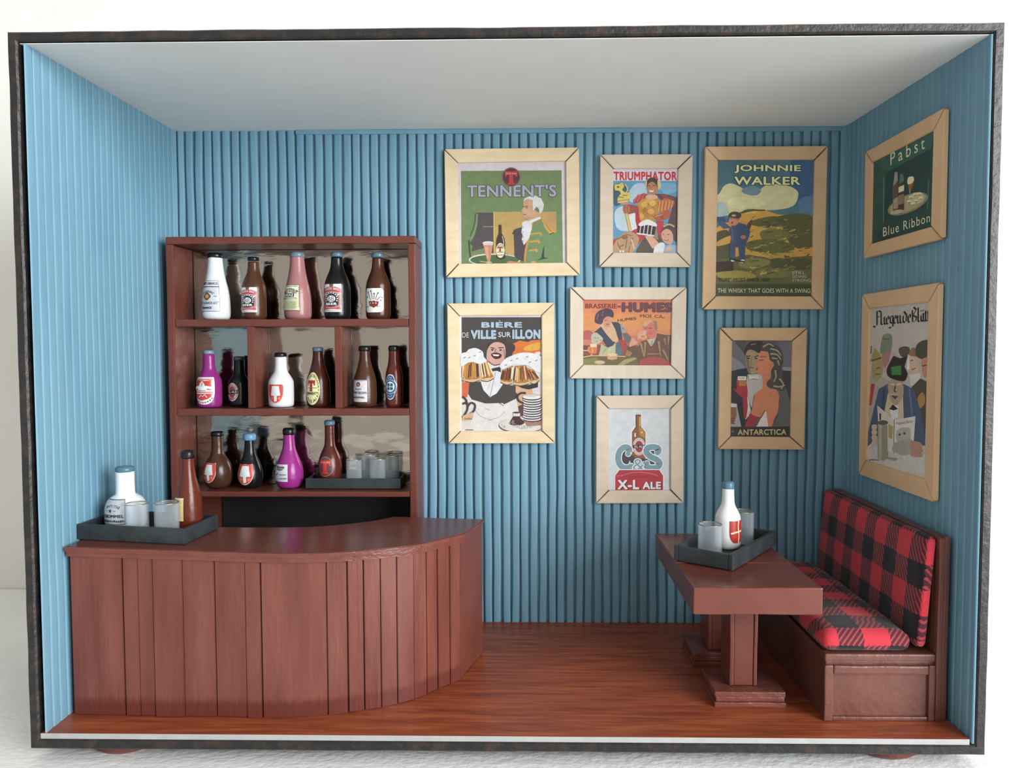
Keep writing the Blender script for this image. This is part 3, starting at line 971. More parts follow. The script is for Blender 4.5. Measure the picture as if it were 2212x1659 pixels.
def lb_redband(a):
    a.blob([(0, 0), (50, -1), (100, 0), (101, 70), (84, 118), (50, 130), (16, 118), (-1, 70)], 'e5dfda')
    a.rect(5, 6, 95, 60, 'c63a3a'); a.rect(5, 6, 95, 14, 'dca89a'); a.rect(86, 14, 95, 66, 'd8c8b8')
    scribble(a, 10, 90, 10, 4, 12, 'b04444', 8)
    a.poly([(24, 52), (32, 30), (43, 16), (54, 30), (62, 52)], 'ded8d0'); a.text('88', 39, 24, 47, 42, '5a5050', 0.0)
    a.poly([(2, 46), (24, 40), (43, 52), (62, 40), (98, 48), (98, 60), (70, 54), (43, 66), (18, 54), (2, 60)], 'e8e4de')
    a.poly([(22, 56), (43, 62), (66, 56), (66, 66), (43, 72), (22, 66)], 'd8d0c8'); scribble(a, 28, 60, 64, 4, 6, '5a5454', 9)
    a.poly([(8, 70), (92, 70), (82, 94), (66, 104), (43, 110), (26, 104), (12, 92)], 'c43c3c')
    a.line([(14, 76), (86, 76)], 4, 'e6dcd6'); a.line([(28, 96), (40, 84), (46, 92), (56, 82), (66, 96)], 4, 'e6d0c8')
    for k in range(9):
        t = math.radians(218 + k * 13)
        a.ell(48 + 50 * math.cos(t), 66 - 55 * math.sin(t), 3, 3.6, '4a4646', 6)
def lb_xl(a):
    a.ell(50, 72, 50, 72, 'd8b4aa', 36); a.ell(50, 72, 44, 65, '3a2c2e', 36); a.ell(50, 72, 41, 62, 'd8b4aa', 36)
    a.ell(50, 72, 30, 46, '8a4440', 30)
    a.poly([(2, 62), (98, 54), (98, 84), (2, 90)], '1e1c20')
    a.text('XL ALE', 10, 64, 90, 82, 'cdb8b2', 0.02, slope=-0.06)
    for k in range(13):
        t = math.radians(150 - k * 10)
        a.ell(50 + 36 * math.cos(t), 72 - 54 * math.sin(t), 2, 4, '4a3434', 6)
    for k in range(7):
        t = math.radians(236 + k * 11)
        a.ell(50 + 36 * math.cos(t), 72 - 54 * math.sin(t), 3, 5, '3a2c2c', 6)
def lb_shield(a, g=None):
    a.blob([(0, 0), (50, -2), (100, 0), (101, 60), (84, 104), (50, 124), (16, 104), (-1, 60)], 'e0b4a8', 6)
    a.blob([(4, 3), (50, 2), (96, 3), (97, 60), (80, 102), (50, 119), (20, 102), (3, 60)], 'c4473c', 6)
    a.poly([(29, 10), (74, 10), (82, 72), (60, 74), (60, 106), (50, 112), (42, 108), (42, 74), (20, 72)], 'dfe0dc')
    a.ell(28, 90, 9, 9, 'd87a62'); a.ell(74, 90, 9, 9, 'd87a62')
def lb_tennent(a):
    a.ell(50, 84, 50, 84, 'd9d491', 40); a.ell(50, 84, 46, 80, 'e0dca4', 40)
    a.arc('WELLPARK BREWERY', 50, 84, 36, 46, 195, -12, '2a2a22', 0.02, 1.66)
    a.arc('PALE ALE', 50, 84, 46, 36, 205, 335, '2a2a22', 0.03, 1.6)
    slab_T(a, 46, 74, 52, 66, 'b02438')
    a.line([(14, 80), (84, 80)], 3, '6a5a40')
    a.rect(8, 98, 92, 117, 'e0dca4'); a.text("TENNENT'S", 8, 100, 92, 115, '26221e', 0.03)
def lb_bean(a):
    a.rect(0, 0, 100, 130, 'cfccd0'); a.rect(0, 2, 100, 5, '6a5c5c')
    a.line([(6, 14), (46, 70)], 2, 'a8a4aa'); a.line([(94, 14), (50, 60), (20, 110)], 2, 'a8a4aa')
    a.ell(46, 26, 14, 14, '5a4a46'); a.ell(46, 28, 8, 8, '9a7a6a')
    scribble(a, 26, 66, 54, 8, 6, '4a464c', 51)
    scribble(a, 4, 42, 75, 13, 6, '4a464e', 52)
    a.text('BEAN', 50, 68, 96, 82, '3a363e', 0.0)
    a.text('KUMMEL', 12, 98, 88, 108, '2c2a30', 0.02)
def lb_blue(a):
    a.blob([(30, 8), (50, 0), (74, 8), (86, 40), (100, 66), (86, 112), (72, 146), (50, 156), (30, 146), (16, 112), (0, 66), (14, 40)], 'dfe4ea', 6)
    a.blob([(32, 12), (50, 5), (70, 12), (80, 40), (50, 34), (22, 40)], '33597c', 5); a.blob([(32, 142), (50, 151), (70, 142), (80, 114), (50, 120), (22, 114)], '33597c', 5)
    a.ell(50, 76, 47, 46, '8ba0b2', 30); a.ell(50, 76, 41, 40, '2f5270', 30); a.ell(50, 76, 32, 32, 'd6dde4', 26)
    for dx, dy in ((-11, -11), (11, -11), (-11, 11), (11, 11)): a.ell(50 + dx, 76 + dy, 11, 11, '2c5878', 14)
    a.line([(50, 50), (50, 102)], 3, 'd6dde4'); a.line([(24, 76), (76, 76)], 3, 'd6dde4')
    for x, y in ((40, 22), (50, 18), (60, 22), (40, 132), (50, 137), (60, 132)): a.ell(x, y, 3, 3, 'cfd8e2', 8)
def lb_white(a):
    a.rect(0, 0, 100, 100, 'd3d3d8')
    a.blob([(16, 14), (34, 10), (50, 14), (66, 8), (80, 16), (70, 30), (50, 38), (30, 32)], '9a8a88', 4)
    scribble(a, 14, 82, 16, 8, 12, '4a4448', 21); scribble(a, 26, 74, 28, 7, 9, '6a5a58', 22)
    a.line([(8, 58), (14, 44)], 5, '4a4a52'); a.line([(26, 62), (46, 48)], 6, '3a3a42', False, 3)
    scribble(a, 50, 94, 58, 7, 8, '4a4a52', 23); scribble(a, 54, 96, 80, 8, 8, '3c3c44', 24)
def lb_redT(a):
    a.ell(50, 54, 50, 54, '9a6a66', 36); a.ell(50, 54, 46, 50, '5a4040', 36)
    slab_T(a, 50, 56, 66, 74, 'c83a34'); a.text('TRADE MARK', 20, 26, 80, 34, 'd8b0a8', 0.0)
def lb_star(a):
    a.rect(0, 0, 100, 92, '6a6c72'); a.rect(3, 3, 97, 89, 'c3c4ca')
    a.arc('WHITE STAR', 50, 84, 56, 66, 120, 60, '2a2c34', 0.02)
    pts = []
    for k in range(10):
        r = 9 if k % 2 == 0 else 3.8
        t = PI / 2 + k * PI / 5
        pts.append((43 + r * math.cos(t), 41 - r * math.sin(t)))
    a.poly(pts, '2a2c34')
    a.rect(22, 40, 31, 42, '6a6c74'); a.rect(55, 40, 66, 42, '6a6c74')
    a.text('A.BOMMEL', 6, 54, 94, 66, '22242c', 0.03)
    scribble(a, 4, 96, 78, 9, 15, '3a3c44', 31)
def lb_cream(a):
    a.rect(0, 0, 100, 120, 'd8c48a'); a.rect(0, 0, 100, 8, 'e4d8b0')
    for k in range(6): scribble(a, 10, 90, 24 + k * 15, 3, 12, 'b8a468', 40 + k)
def lb_cross(a):
    a.blob([(0, 0), (50, -2), (100, -1), (100, 80), (92, 122), (60, 132), (24, 126), (3, 90)], 'b03228', 6)
    a.line([(60, 4), (57, 40), (64, 84), (60, 124)], 8, 'e6d9b0', True); a.line([(14, 72), (40, 66), (64, 64), (98, 62)], 9, 'e6d9b0', True)
    a.ell(14, 72, 7, 5, 'e6d9b0'); a.ell(59, 7, 6, 8, 'e6d9b0'); a.ell(60, 122, 6, 8, 'e6d9b0')

PROF = {
 'cognac': [(0, .84), (.02, .93), (.06, .985), (.16, 1), (.32, .97), (.46, .87), (.58, .73), (.72, .60), (.84, .53), (.93, .50)],
 'beer': [(0, .86), (.02, .93), (.06, .985), (.20, 1), (.44, .99), (.54, .93), (.64, .75), (.72, .58), (.80, .48), (.92, .43)],
 'slope': [(0, .80), (.02, .90), (.06, .98), (.20, 1), (.40, .97), (.50, .88), (.62, .68), (.74, .52), (.84, .44), (.93, .42)],
 'short': [(0, .86), (.02, .94), (.06, .985), (.22, 1), (.42, .99), (.50, .92), (.58, .72), (.65, .54), (.74, .48), (.93, .45)],
 'round': [(0, .62), (.03, .78), (.09, .92), (.18, .99), (.28, 1), (.38, .93), (.47, .78), (.55, .58), (.62, .45), (.75, .41), (.93, .40)],
 'pear': [(0, .66), (.03, .82), (.09, .94), (.18, 1), (.30, .98), (.42, .84), (.54, .64), (.66, .47), (.80, .40), (.93, .37)],
 'squat': [(0, .80), (.03, .90), (.09, .97), (.2, 1), (.34, .985), (.43, .92), (.50, .76), (.545, .54), (.575, .47), (.70, .455), (.93, .45)],
 'tall': [(0, .90), (.02, .96), (.08, 1), (.28, .98), (.42, .90), (.55, .74), (.66, .58), (.78, .47), (.93, .43)],
 'slim': [(0, .88), (.02, .95), (.06, 1), (.30, 1), (.50, .98), (.60, .86), (.70, .68), (.80, .60), (.93, .58)],
}
def bottle(loc, h, r, prof, body, cap, caph, lab, lw, lh, lz, ang, label, group, canvas=None, capr=1.08, rough=0.22, bg=1.0, cg=1.0, lg=0.92, tilt=0.0):
    """lab draws the label; lw x lh is its size, lz the height of its middle, ang its turn from facing the open front"""
    t = thing('bottle', loc, label, 'bottle', group)
    t.rotation_euler = (0, tilt, random.uniform(-.02, .02))
    P = PROF[prof]
    pr = catmull([(rr, hh) for hh, rr in P], 4)
    pr = [(rr * r, hh * h) for rr, hh in pr]
    v, f = lathe(pr, 32, True, True)
    mesh_obj('body', v, f, gloss(body, bg, rough), t, smooth=True)
    rc = P[-1][1] * r * capr
    z0 = h * (1 - caph)
    ch = h * caph
    cp = [(rc * .94, z0), (rc, z0 + ch * .18), (rc * 1.01, z0 + ch * .55), (rc * .95, z0 + ch * .85), (rc * .78, h), (rc * .3, h + ch * .04)]
    v, f = lathe(cp, 24, True, True)
    v = [(x, y, z + (0.0022 * noise.noise(Vector((math.atan2(y, x) * 1.1, loc[0] * 31, 3))) if z < z0 + ch * .3 else 0)) for x, y, z in v]
    mesh_obj('cap', v, f, gloss(cap, cg, 0.25), t, smooth=True)
    a = Art(((0, 0), (100, canvas or 100.0 * lh / lw)), lw, lh, lg)
    lab(a)
    zs = [q[1] for q in pr]; rs = [q[0] for q in pr]
    def rad(z): return float(np.interp(z, zs, rs))
    r0 = rad(lz)
    def place(u, v_, n):
        z = lz + v_
        rr = rad(z) + 0.0010 + n * 0.00013
        th = -PI / 2 + ang + u / r0
        return (rr * math.cos(th), rr * math.sin(th), z)
    cu = [lw * (k / 16 - .5) for k in range(1, 16)]
    cv = [lh * (k / 14 - .5) for k in range(1, 14)]
    a.build('label', M['label'], t, place, ((0, cu), (1, cv)))
    return t

G1, G2, G3 = 'bottles on the top cabinet shelf', 'bottles on the middle cabinet shelf', 'bottles on the lowest cabinet shelf'
Z1, Z2, Z3, Y0 = 1.3912, 1.0212, 0.6742, 0.890
BLK, BLU = '17181b', '587385'
bottle((-1.236, Y0, Z1), 0.279, 0.058, 'cognac', 'd9d9da', BLK, 0.075, lb_cognac, 0.090, 0.130, 0.096, -0.16, 'white bottle with a black cap and grey cognac label on the top shelf', G1, 150)
bottle((-1.074, Y0, Z1), 0.262, 0.051, 'beer', '4c2f1e', BLK, 0.06, lb_bb, 0.078, 0.104, 0.080, -0.22, 'brown bottle with a black cap and red beer label on the top shelf', G1, 140)
bottle((-0.888, Y0, Z1), 0.282, 0.057, 'cognac', '9c6a6a', '66788a', 0.08, lb_stout, 0.078, 0.108, 0.088, -0.28, 'dusty pink bottle with a cream stout label on the top shelf', G1, 135)
bottle((-0.720, Y0, Z1), 0.281, 0.055, 'beer', '131517', BLU, 0.075, lb_bb, 0.084, 0.116, 0.086, -0.24, 'black bottle with a blue cap and red beer label on the top shelf', G1, 140)
bottle((-0.547, Y0, Z1), 0.278, 0.052, 'beer', '482a1c', BLU, 0.075, lb_sketch, 0.084, 0.100, 0.076, -0.18, 'brown bottle with a round-edged white picture label on the top shelf', G1, 120, capr=1.22)
bottle((-1.266, 0.875, Z2), 0.240, 0.051, 'short', '872a72', '6f8296', 0.07, lb_redband, 0.088, 0.114, 0.070, -0.05, 'magenta bottle with a red and white label on the middle shelf', G2, 130, capr=0.98)
bottle((-1.157, 0.925, Z2), 0.213, 0.046, 'short', '121615', '3f5654', 0.08, lb_xl, 0.054, 0.078, 0.062, -0.34, 'small black bottle with a pink oval label on the middle shelf', G2, 144)
bottle((-0.965, Y0, Z2), 0.229, 0.053, 'short', 'd6d6d8', BLK, 0.08, lb_shield, 0.068, 0.080, 0.056, -0.18, 'white bottle with a black cap and red shield label on the middle shelf', G2, 124)
bottle((-0.806, Y0, Z2), 0.252, 0.050, 'slope', '441f17', '5a6a7c', 0.07, lb_tennent, 0.070, 0.138, 0.078, -0.30, 'dark red-brown bottle with a yellow oval label on the middle shelf', G2, 168)
bottle((-0.607, Y0, Z2), 0.257, 0.049, 'slope', '482d1e', BLK, 0.085, lb_bean, 0.070, 0.092, 0.068, -0.32, 'brown bottle with a black cap and crumpled silver label on the middle shelf', G2, 130, capr=1.25)
bottle((-0.483, Y0, Z2), 0.258, 0.037, 'slim', '5c281d', '1c1d20', 0.09, lb_blue, 0.060, 0.106, 0.084, -0.30, 'slim red-brown bottle with a blue clover label on the middle shelf', G2, 156)
bottle((-1.247, 0.900, Z3), 0.240, 0.060, 'round', '432a1d', BLK, 0.085, lb_shield, 0.070, 0.084, 0.068, -0.36, 'round brown bottle with a red shield label on the lowest shelf', G3, 124, capr=1.12)
bottle((-1.108, 0.900, Z3), 0.231, 0.053, 'pear', '101416', '6a92b4', 0.125, lb_shield, 0.074, 0.088, 0.060, -0.12, 'black bottle with a thick light blue cap and red shield label on the lowest shelf', G3, 124, capr=1.38)
bottle((-0.939, 0.900, Z3), 0.254, 0.059, 'pear', '922c7c', '141518', 0.11, lb_white, 0.072, 0.072, 0.068, -0.42, 'magenta bottle with a black cap and square white label on the lowest shelf', G3, 100, capr=1.16)
bottle((-0.768, 0.918, Z3 + 0.0135), 0.272, 0.050, 'round', '53251c', '5f7c92', 0.075, lb_redT, 0.076, 0.084, 0.078, -0.18, 'red-brown bottle with a red letter T label on the cabinet shelf tray', G3, 108, capr=1.12)
bottle((-1.340, 0.316, 0.6335), 0.221, 0.068, 'squat', 'e6e7e8', '4d7382', 0.09, lb_star, 0.092, 0.086, 0.070, -0.20, 'squat white bottle with a teal cap and grey star label on the bar tray', 'bottles on the bar tray', 92, capr=1.04)
bottle((-1.122, 0.330, 0.6280), 0.281, 0.047, 'tall', '5e281b', BLK, 0.10, lb_cream, 0.062, 0.080, 0.078, -0.62, 'tall red-brown bottle with a black cap and cream label on the bar tray', 'bottles on the bar tray', 120, capr=1.18)
bottle((0.826, 0.490, 0.5255), 0.246, 0.047, 'short', 'e4e4e4', '54788f', 0.12, lb_cross, 0.062, 0.082, 0.066, 0.52, 'white bottle with a red cross label on the tray on the pedestal table', None, 130, capr=1.04)

# ------------------------------------------------------------------ framed posters
def poster(loc, rz, W, Hh, sw, wood, quad, gain, draw, label, roll=0.0, th=0.022, rec=0.011):
    """loc is the middle of the frame's back; W x Hh its outer size, sw the width of its strips"""
    t = thing('framed_poster', loc, label, 'framed poster', 'framed beer posters on the walls', rz)
    t.rotation_euler = (0, roll, rz)
    r = random.Random(label)
    w2, h2 = W / 2, Hh / 2
    sl, sr_, st, sb = sw if isinstance(sw, tuple) else (sw,) * 4      # left, right, top, bottom
    x0, x1, z0, z1 = -w2 + sl, w2 - sr_, -h2 + sb, h2 - st
    g = 0.0028
    def strip(pts):
        bm = bmesh.new()
        f = [bm.verts.new((x + r.uniform(-.0015, .0015), -th + r.uniform(-.002, .001), z + r.uniform(-.0015, .0015))) for x, z in pts]
        b = [bm.verts.new((x, -0.0002, z)) for x, z in pts]
        n = len(pts)
        bm.faces.new(f); bm.faces.new(b[::-1])
        for i in range(n): bm.faces.new((f[i], b[i], b[(i + 1) % n], f[(i + 1) % n]))
        bmesh.ops.recalc_face_normals(bm, faces=bm.faces)
        bmesh.ops.bevel(bm, geom=bm.edges[:], offset=0.0022, segments=2, affect='EDGES')
        bm_obj('frame_strip', bm, wood, t)
    strip([(-w2 + g, h2), (w2 - g, h2), (x1 - g, z1), (x0 + g, z1)])
    strip([(-w2 + g, -h2), (x0 + g, z0), (x1 - g, z0), (w2 - g, -h2)])
    strip([(-w2, h2 - g), (x0, z1 - g), (x0, z0 + g), (-w2, -h2 + g)])
    strip([(w2, h2 - g), (w2, -h2 + g), (x1, z0 + g), (x1, z1 - g)])
    mx, mz = (x0 + x1) / 2, (z0 + z1) / 2
    pw, ph = x1 - x0 + 0.001, z1 - z0 + 0.001
    bm = box_bm(mx - pw / 2, mx + pw / 2, -th + rec + 0.0003, -0.0002, mz - ph / 2, mz + ph / 2, 0)
    bm_obj('backing', bm, M['edge_white'], t)
    a = Art(quad, pw, ph, gain)
    draw(a)
    a.build('print', M['print'], t, lambda u, v, n: (mx + u, -th + rec - n * 0.00002, mz + v))
    return t

def pr_tennents(a):
    a.rect(200, 200, 1580, 1480, 'd9d0d4')
    a.rect(262, 318, 1503, 1470, '74885d')
    a.poly([(425, 838), (665, 838), (665, 1345), (380, 1345), (400, 1250), (350, 1210)], '585150')
    a.rect(665, 830, 1430, 1345, 'be9e62'); a.rect(1240, 836, 1430, 1100, 'bd9760')
    a.line([(665, 830), (665, 1345)], 10, 'e0bc70')
    a.poly([(420, 840), (470, 852), (462, 980), (430, 1110), (370, 1215), (350, 1110), (392, 960)], '71875c')
    a.line([(440, 850), (420, 1000), (370, 1130)], 14, '46553a', True); a.line([(462, 870), (440, 1030), (385, 1170)], 8, '8a9a78', True)
    a.line([(355, 1180), (362, 1300), (380, 1450)], 20, '3e5238')
    a.line([(530, 1012), (670, 1012)], 8, 'a89c98')
    a.poly([(380, 1320), (560, 1270), (560, 1345), (380, 1370)], '75885c'); a.poly([(400, 1365), (560, 1340), (560, 1370), (410, 1390)], 'cfa24c')
    a.ell(670, 1420, 318, 78, 'dcd8d2', 40); a.ell(670, 1422, 300, 64, '4f6c45', 40)
    a.poly([(262, 1470), (1503, 1470), (1503, 1480), (262, 1480)], '74885d')
    # bottle and glass on the tray
    a.poly([(720, 992), (738, 984), (758, 992), (760, 1095), (795, 1160), (800, 1200), (800, 1400), (745, 1420), (690, 1400), (688, 1200), (694, 1160), (720, 1095)], '4b3b2e')
    a.line([(765, 1130), (780, 1180), (782, 1240)], 8, 'd8cbb8', True)
    a.ell(742, 1305, 53, 92, 'e2deb6'); a.arc('WELLPARK', 742, 1305, 36, 46, 165, 15, '3a3428', 0.02, 1.7)
    slab_T(a, 738, 1290, 56, 62, 'a83038'); a.line([(702, 1328), (782, 1328)], 6, '4a4030')
    scribble(a, 708, 780, 1362, 18, 5, '4a4030', 3)
    a.poly([(525, 1210), (655, 1210), (622, 1395), (612, 1450), (585, 1450), (570, 1395)], 'c98d6c'); a.poly([(548, 1260), (590, 1260), (596, 1400), (575, 1400)], 'd8a88c')
    a.ell(590, 1212, 66, 20, 'e2dcd6'); a.poly([(525, 1212), (655, 1212), (648, 1240), (535, 1240)], 'd6cac4')
    a.ell(600, 1452, 38, 12, 'c8b8a0'); a.line([(490, 1440), (570, 1448)], 10, 'c2b080')
    # man in a green coat with gold braid
    a.poly([(1130, 985), (1250, 950), (1330, 1030), (1420, 1090), (1503, 1110), (1503, 1470), (1035, 1470), (1040, 1330), (1100, 1150)], '748e60')
    a.poly([(905, 1060), (925, 1042), (1000, 1020), (1075, 1150), (1060, 1240), (1035, 1445), (960, 1420), (915, 1380)], '514848')
    a.poly([(885, 1100), (925, 1040), (935, 1080), (905, 1110)], '514848')
    a.line([(1130, 985), (1085, 1160), (1050, 1330), (1040, 1450)], 28, 'c98f4e', True)
    for yy, x in ((1100, 1240), (1195, 1215), (1300, 1185)):
        a.line([(1095, yy + 6), (1150, yy), (x, yy - 10)], 20, 'c79a4e'); a.ell(x, yy + 8, 16, 20, 'c79a4e')
    a.poly([(1260, 950), (1345, 1010), (1420, 1085), (1345, 1106), (1290, 1030)], 'd0a052'); a.line([(1290, 975), (1370, 1075)], 8, '8a6a38')
    a.poly([(1340, 1105), (1400, 1080), (1395, 1092), (1350, 1112)], '44402e')
    a.poly([(1240, 1400), (1262, 1290), (1280, 1240), (1275, 1390), (1330, 1400), (1180, 1430)], '3a4a36')
    a.poly([(1010, 962), (1060, 940), (1130, 950), (1130, 1040), (1092, 1160), (1030, 1242), (1004, 1170), (1018, 1120), (1000, 1080), (1012, 1020)], 'dcd8da')
    for y in (1010, 1070, 1130, 1180): a.line([(1005, y), (1030, y + 10), (1014, y + 24)], 6, '6a6060')
    a.poly([(1030, 700), (1060, 668), (1150, 660), (1160, 800), (1232, 850), (1210, 900), (1100, 935), (1052, 920), (1040, 900), (1028, 880), (1034, 862), (1018, 850), (1018, 830), (1002, 822), (1030, 770)], 'c9a080')
    a.line([(1030, 770), (1085, 760)], 9, '6a5a4a'); a.line([(1060, 785), (1085, 775)], 8, '4a4038'); a.line([(1030, 862), (1062, 866)], 8, '7a4a40')
    a.line([(1052, 920), (1110, 905)], 8, '8a7a60')
    a.poly([(1025, 705), (1045, 665), (1100, 640), (1180, 630), (1250, 668), (1282, 740), (1270, 810), (1232, 856), (1215, 790), (1190, 770), (1150, 820), (1142, 730), (1150, 690), (1080, 668)], 'd8d4d4')
    a.blob([(1185, 770), (1215, 790), (1222, 830), (1200, 825), (1180, 800)], '7a7258')
    a.poly([(1080, 945), (1235, 890), (1242, 918), (1150, 955), (1100, 985)], 'dedadc'); a.poly([(1150, 965), (1245, 915), (1258, 960), (1165, 1010)], '8a8458')
    a.poly([(815, 1362), (840, 1335), (900, 1340), (915, 1372), (850, 1365)], 'c79a82'); a.poly([(810, 1450), (860, 1435), (990, 1452), (990, 1470), (830, 1466)], 'c08c68')
    a.poly([(1110, 1440), (1170, 1435), (1180, 1465), (1120, 1468)], 'c79a82')
    a.text("TENNENT'S", 335, 492, 1435, 645, 'aaa7b6', 0.025, outline='4a4a5c', ow=0.03)
    a.ell(883, 400, 116, 122, '8a6c64', 40); a.ell(883, 400, 104, 110, '59383c', 40)
    slab_T(a, 883, 410, 152, 168, 'c13c42'); a.text('TRADE MARK', 812, 346, 954, 366, 'd0a8a4', 0.02)

def pr_triumphator(a):
    a.rect(250, 250, 1150, 1400, '5d93b5')
    a.blob([(560, 480), (700, 470), (720, 620), (560, 720), (470, 640)], 'a9bfce'); a.blob([(300, 840), (420, 760), (560, 860), (600, 1020), (480, 1090), (330, 1050)], 'b7c5cf')
    a.blob([(480, 900), (590, 860), (600, 1060), (500, 1080)], 'd2d6d8'); a.blob([(275, 500), (420, 470), (480, 640), (300, 760)], '3f5a66'); a.blob([(900, 470), (1110, 470), (1120, 560), (960, 600)], '78a7c2')
    a.rect(250, 250, 1150, 428, 'd1c8d3')
    a.text('TRIUMPHATOR', 284, 305, 1126, 424, 'c0393f', 0.045)
    a.poly([(820, 600), (960, 600), (1140, 645), (1140, 1060), (980, 1060), (1060, 800)], '5c4446'); a.poly([(900, 600), (1000, 612), (1090, 660), (960, 680)], '8a4a44')
    a.poly([(545, 680), (600, 620), (690, 588), (750, 610), (700, 705), (600, 720), (545, 730)], 'a5493e')
    for x in (560, 600, 645, 690): a.line([(x, 700), (x + 50, 600)], 10, 'c8704e')
    a.poly([(570, 800), (640, 800), (660, 960), (600, 1060), (575, 960)], 'b0343e')
    a.blob([(600, 740), (690, 660), (790, 640), (880, 660), (900, 760), (860, 880), (840, 950), (740, 960), (640, 950), (620, 840)], 'b98542', 5)
    for (x, y, rx, ry, c) in ((690, 740, 44, 40, 'd2a654'), (800, 720, 46, 40, 'd6ac58'), (740, 690, 40, 24, 'caa050'), (700, 820, 40, 30, 'a26a38'), (780, 830, 44, 34, 'cf9c50'), (740, 880, 50, 26, 'b57a3c'), (660, 890, 30, 40, 'd0a050')):
        a.ell(x, y, rx, ry, c, 14)
    for x, y in ((690, 770), (740, 730), (800, 770), (720, 850), (790, 880), (670, 850)): a.line([(x, y), (x + 24, y + 20)], 8, '7a4a2c')
    a.ell(790, 640, 82, 34, 'cda88a', 18)
    a.poly([(870, 700), (980, 655), (1095, 690), (1090, 740), (1050, 790), (960, 830), (900, 850), (880, 800)], 'b4683e')
    for x in (900, 940, 985, 1030, 1070): a.line([(x, 690), (x - 20, 840 - (x - 900) * .3)], 12, 'd9a06a')
    a.blob([(900, 860), (1000, 810), (1040, 850), (1010, 920), (900, 950), (830, 930), (820, 880)], 'ad5a42'); a.line([(830, 900), (930, 870)], 12, 'd0886a'); a.poly([(905, 895), (940, 880), (952, 925), (915, 942)], '8a5030')
    a.blob([(410, 770), (470, 740), (600, 760), (610, 820), (520, 860), (430, 860)], '96483f'); a.ell(455, 800, 50, 58, 'b06a54'); a.line([(430, 760), (430, 840)], 6, '7a3a34'); a.line([(465, 755), (470, 850)], 6, '7a3a34')
    a.poly([(500, 770), (545, 800), (520, 850), (500, 840)], '8a5a30')
    a.poly([(432, 862), (475, 852), (525, 1075), (480, 1085)], 'b89a54'); a.line([(455, 860), (505, 1080)], 10, 'ddd09a')
    a.blob([(300, 480), (350, 470), (400, 455), (425, 500), (400, 545), (430, 575), (490, 590), (510, 650), (430, 680), (340, 690), (345, 640), (380, 590), (330, 560), (300, 545)], 'cbb962', 5)
    a.line([(440, 470), (470, 540), (440, 600)], 16, 'cbb962', True); a.ell(345, 510, 16, 12, '5a4a28'); a.line([(330, 560), (370, 570)], 10, '5a4a28'); a.line([(400, 620), (470, 620)], 10, '7a6a34'); a.line([(350, 640), (420, 650)], 10, '6a5a30')
    a.poly([(330, 690), (505, 660), (470, 740), (385, 742)], 'b8906a'); a.line([(335, 715), (470, 695)], 12, 'd8c890')
    a.blob([(728, 470), (760, 400), (830, 395), (870, 470), (868, 560), (830, 610), (760, 600), (725, 540)], 'b27a5c', 5)
    a.blob([(722, 470), (745, 405), (810, 385), (865, 420), (872, 520), (850, 480), (800, 440), (745, 470), (732, 520)], '453a36', 5)
    a.blob([(868, 430), (905, 440), (912, 500), (885, 550), (870, 500)], 'c9bd86', 5); a.blob([(705, 440), (728, 440), (722, 510), (706, 490)], 'bdb080', 4)
    a.line([(740, 494), (775, 490)], 7, '4a3430'); a.line([(805, 488), (845, 494)], 7, '4a3430'); a.line([(780, 500), (778, 535)], 8, '9a5f48'); a.poly([(752, 548), (795, 556), (825, 546), (805, 576), (770, 576)], 'e2d6cc')
    a.poly([(250, 1210), (430, 1140), (560, 1070), (650, 1030), (730, 1090), (690, 1180), (570, 1310), (250, 1330)], 'b03a42')
    a.poly([(700, 1160), (940, 1140), (940, 1400), (580, 1400), (600, 1320)], '5a4e46'); a.poly([(780, 1080), (860, 1060), (880, 1200), (840, 1200)], '8f8068')
    a.poly([(850, 950), (950, 960), (950, 1060), (910, 1200), (860, 1080)], 'b53846')
    a.blob([(290, 1270), (340, 1180), (430, 1110), (520, 1100), (600, 1150), (620, 1220), (570, 1330), (500, 1395), (260, 1395)], 'b18f6d', 5)
    for p in ([(330, 1200), (400, 1160)], [(440, 1130), (520, 1150)], [(360, 1300), (420, 1270)], [(330, 1240), (370, 1330)], [(460, 1200), (440, 1320)], [(540, 1180), (510, 1260)], [(500, 1290), (480, 1370)]):
        a.line(p, 12, '7a5c44')
    a.ell(430, 1170, 44, 30, '8a6248'); a.line([(520, 1200), (560, 1330)], 20, 'd0b090'); a.ell(372, 1358, 14, 12, 'e4dcd0'); a.ell(410, 1358, 14, 12, 'e4dcd0')
    a.poly([(700, 1160), (780, 1140), (880, 1240), (850, 1310), (800, 1320)], 'd3a284')
    a.poly([(612, 1010), (850, 1010), (825, 1160), (588, 1130)], '3a2c2a')
    for x in (640, 690, 740, 790): a.line([(x + 8, 1000), (x - 12, 1140)], 12, 'cfc8c2')
    a.line([(590, 1120), (825, 1152)], 20, 'c9ccd0')
    a.blob([(615, 1000), (660, 960), (740, 935), (800, 960), (850, 990), (850, 1030), (740, 1010), (640, 1025)], 'dcd8d4', 5)
    a.blob([(915, 1110), (945, 1030), (1020, 995), (1090, 1020), (1125, 1090), (1125, 1230), (1070, 1180), (1010, 1060)], '574540', 5); a.line([(945, 1030), (1020, 1000), (1090, 1030)], 22, 'c0a078', True)
    a.blob([(920, 1110), (980, 1060), (1050, 1090), (1075, 1180), (1050, 1260), (980, 1250), (930, 1200)], 'cc9e86', 5)
    a.line([(930, 1130), (955, 1128)], 7, '4a3834'); a.line([(990, 1135), (1030, 1130)], 7, '4a3834'); a.line([(955, 1205), (985, 1218), (1015, 1200)], 9, '9a4044')
    a.blob([(830, 1300), (880, 1250), (940, 1240), (970, 1300), (950, 1395), (820, 1390)], 'dadade', 5); a.poly([(960, 1290), (1040, 1260), (1130, 1280), (1130, 1400), (940, 1400)], '93aabf')
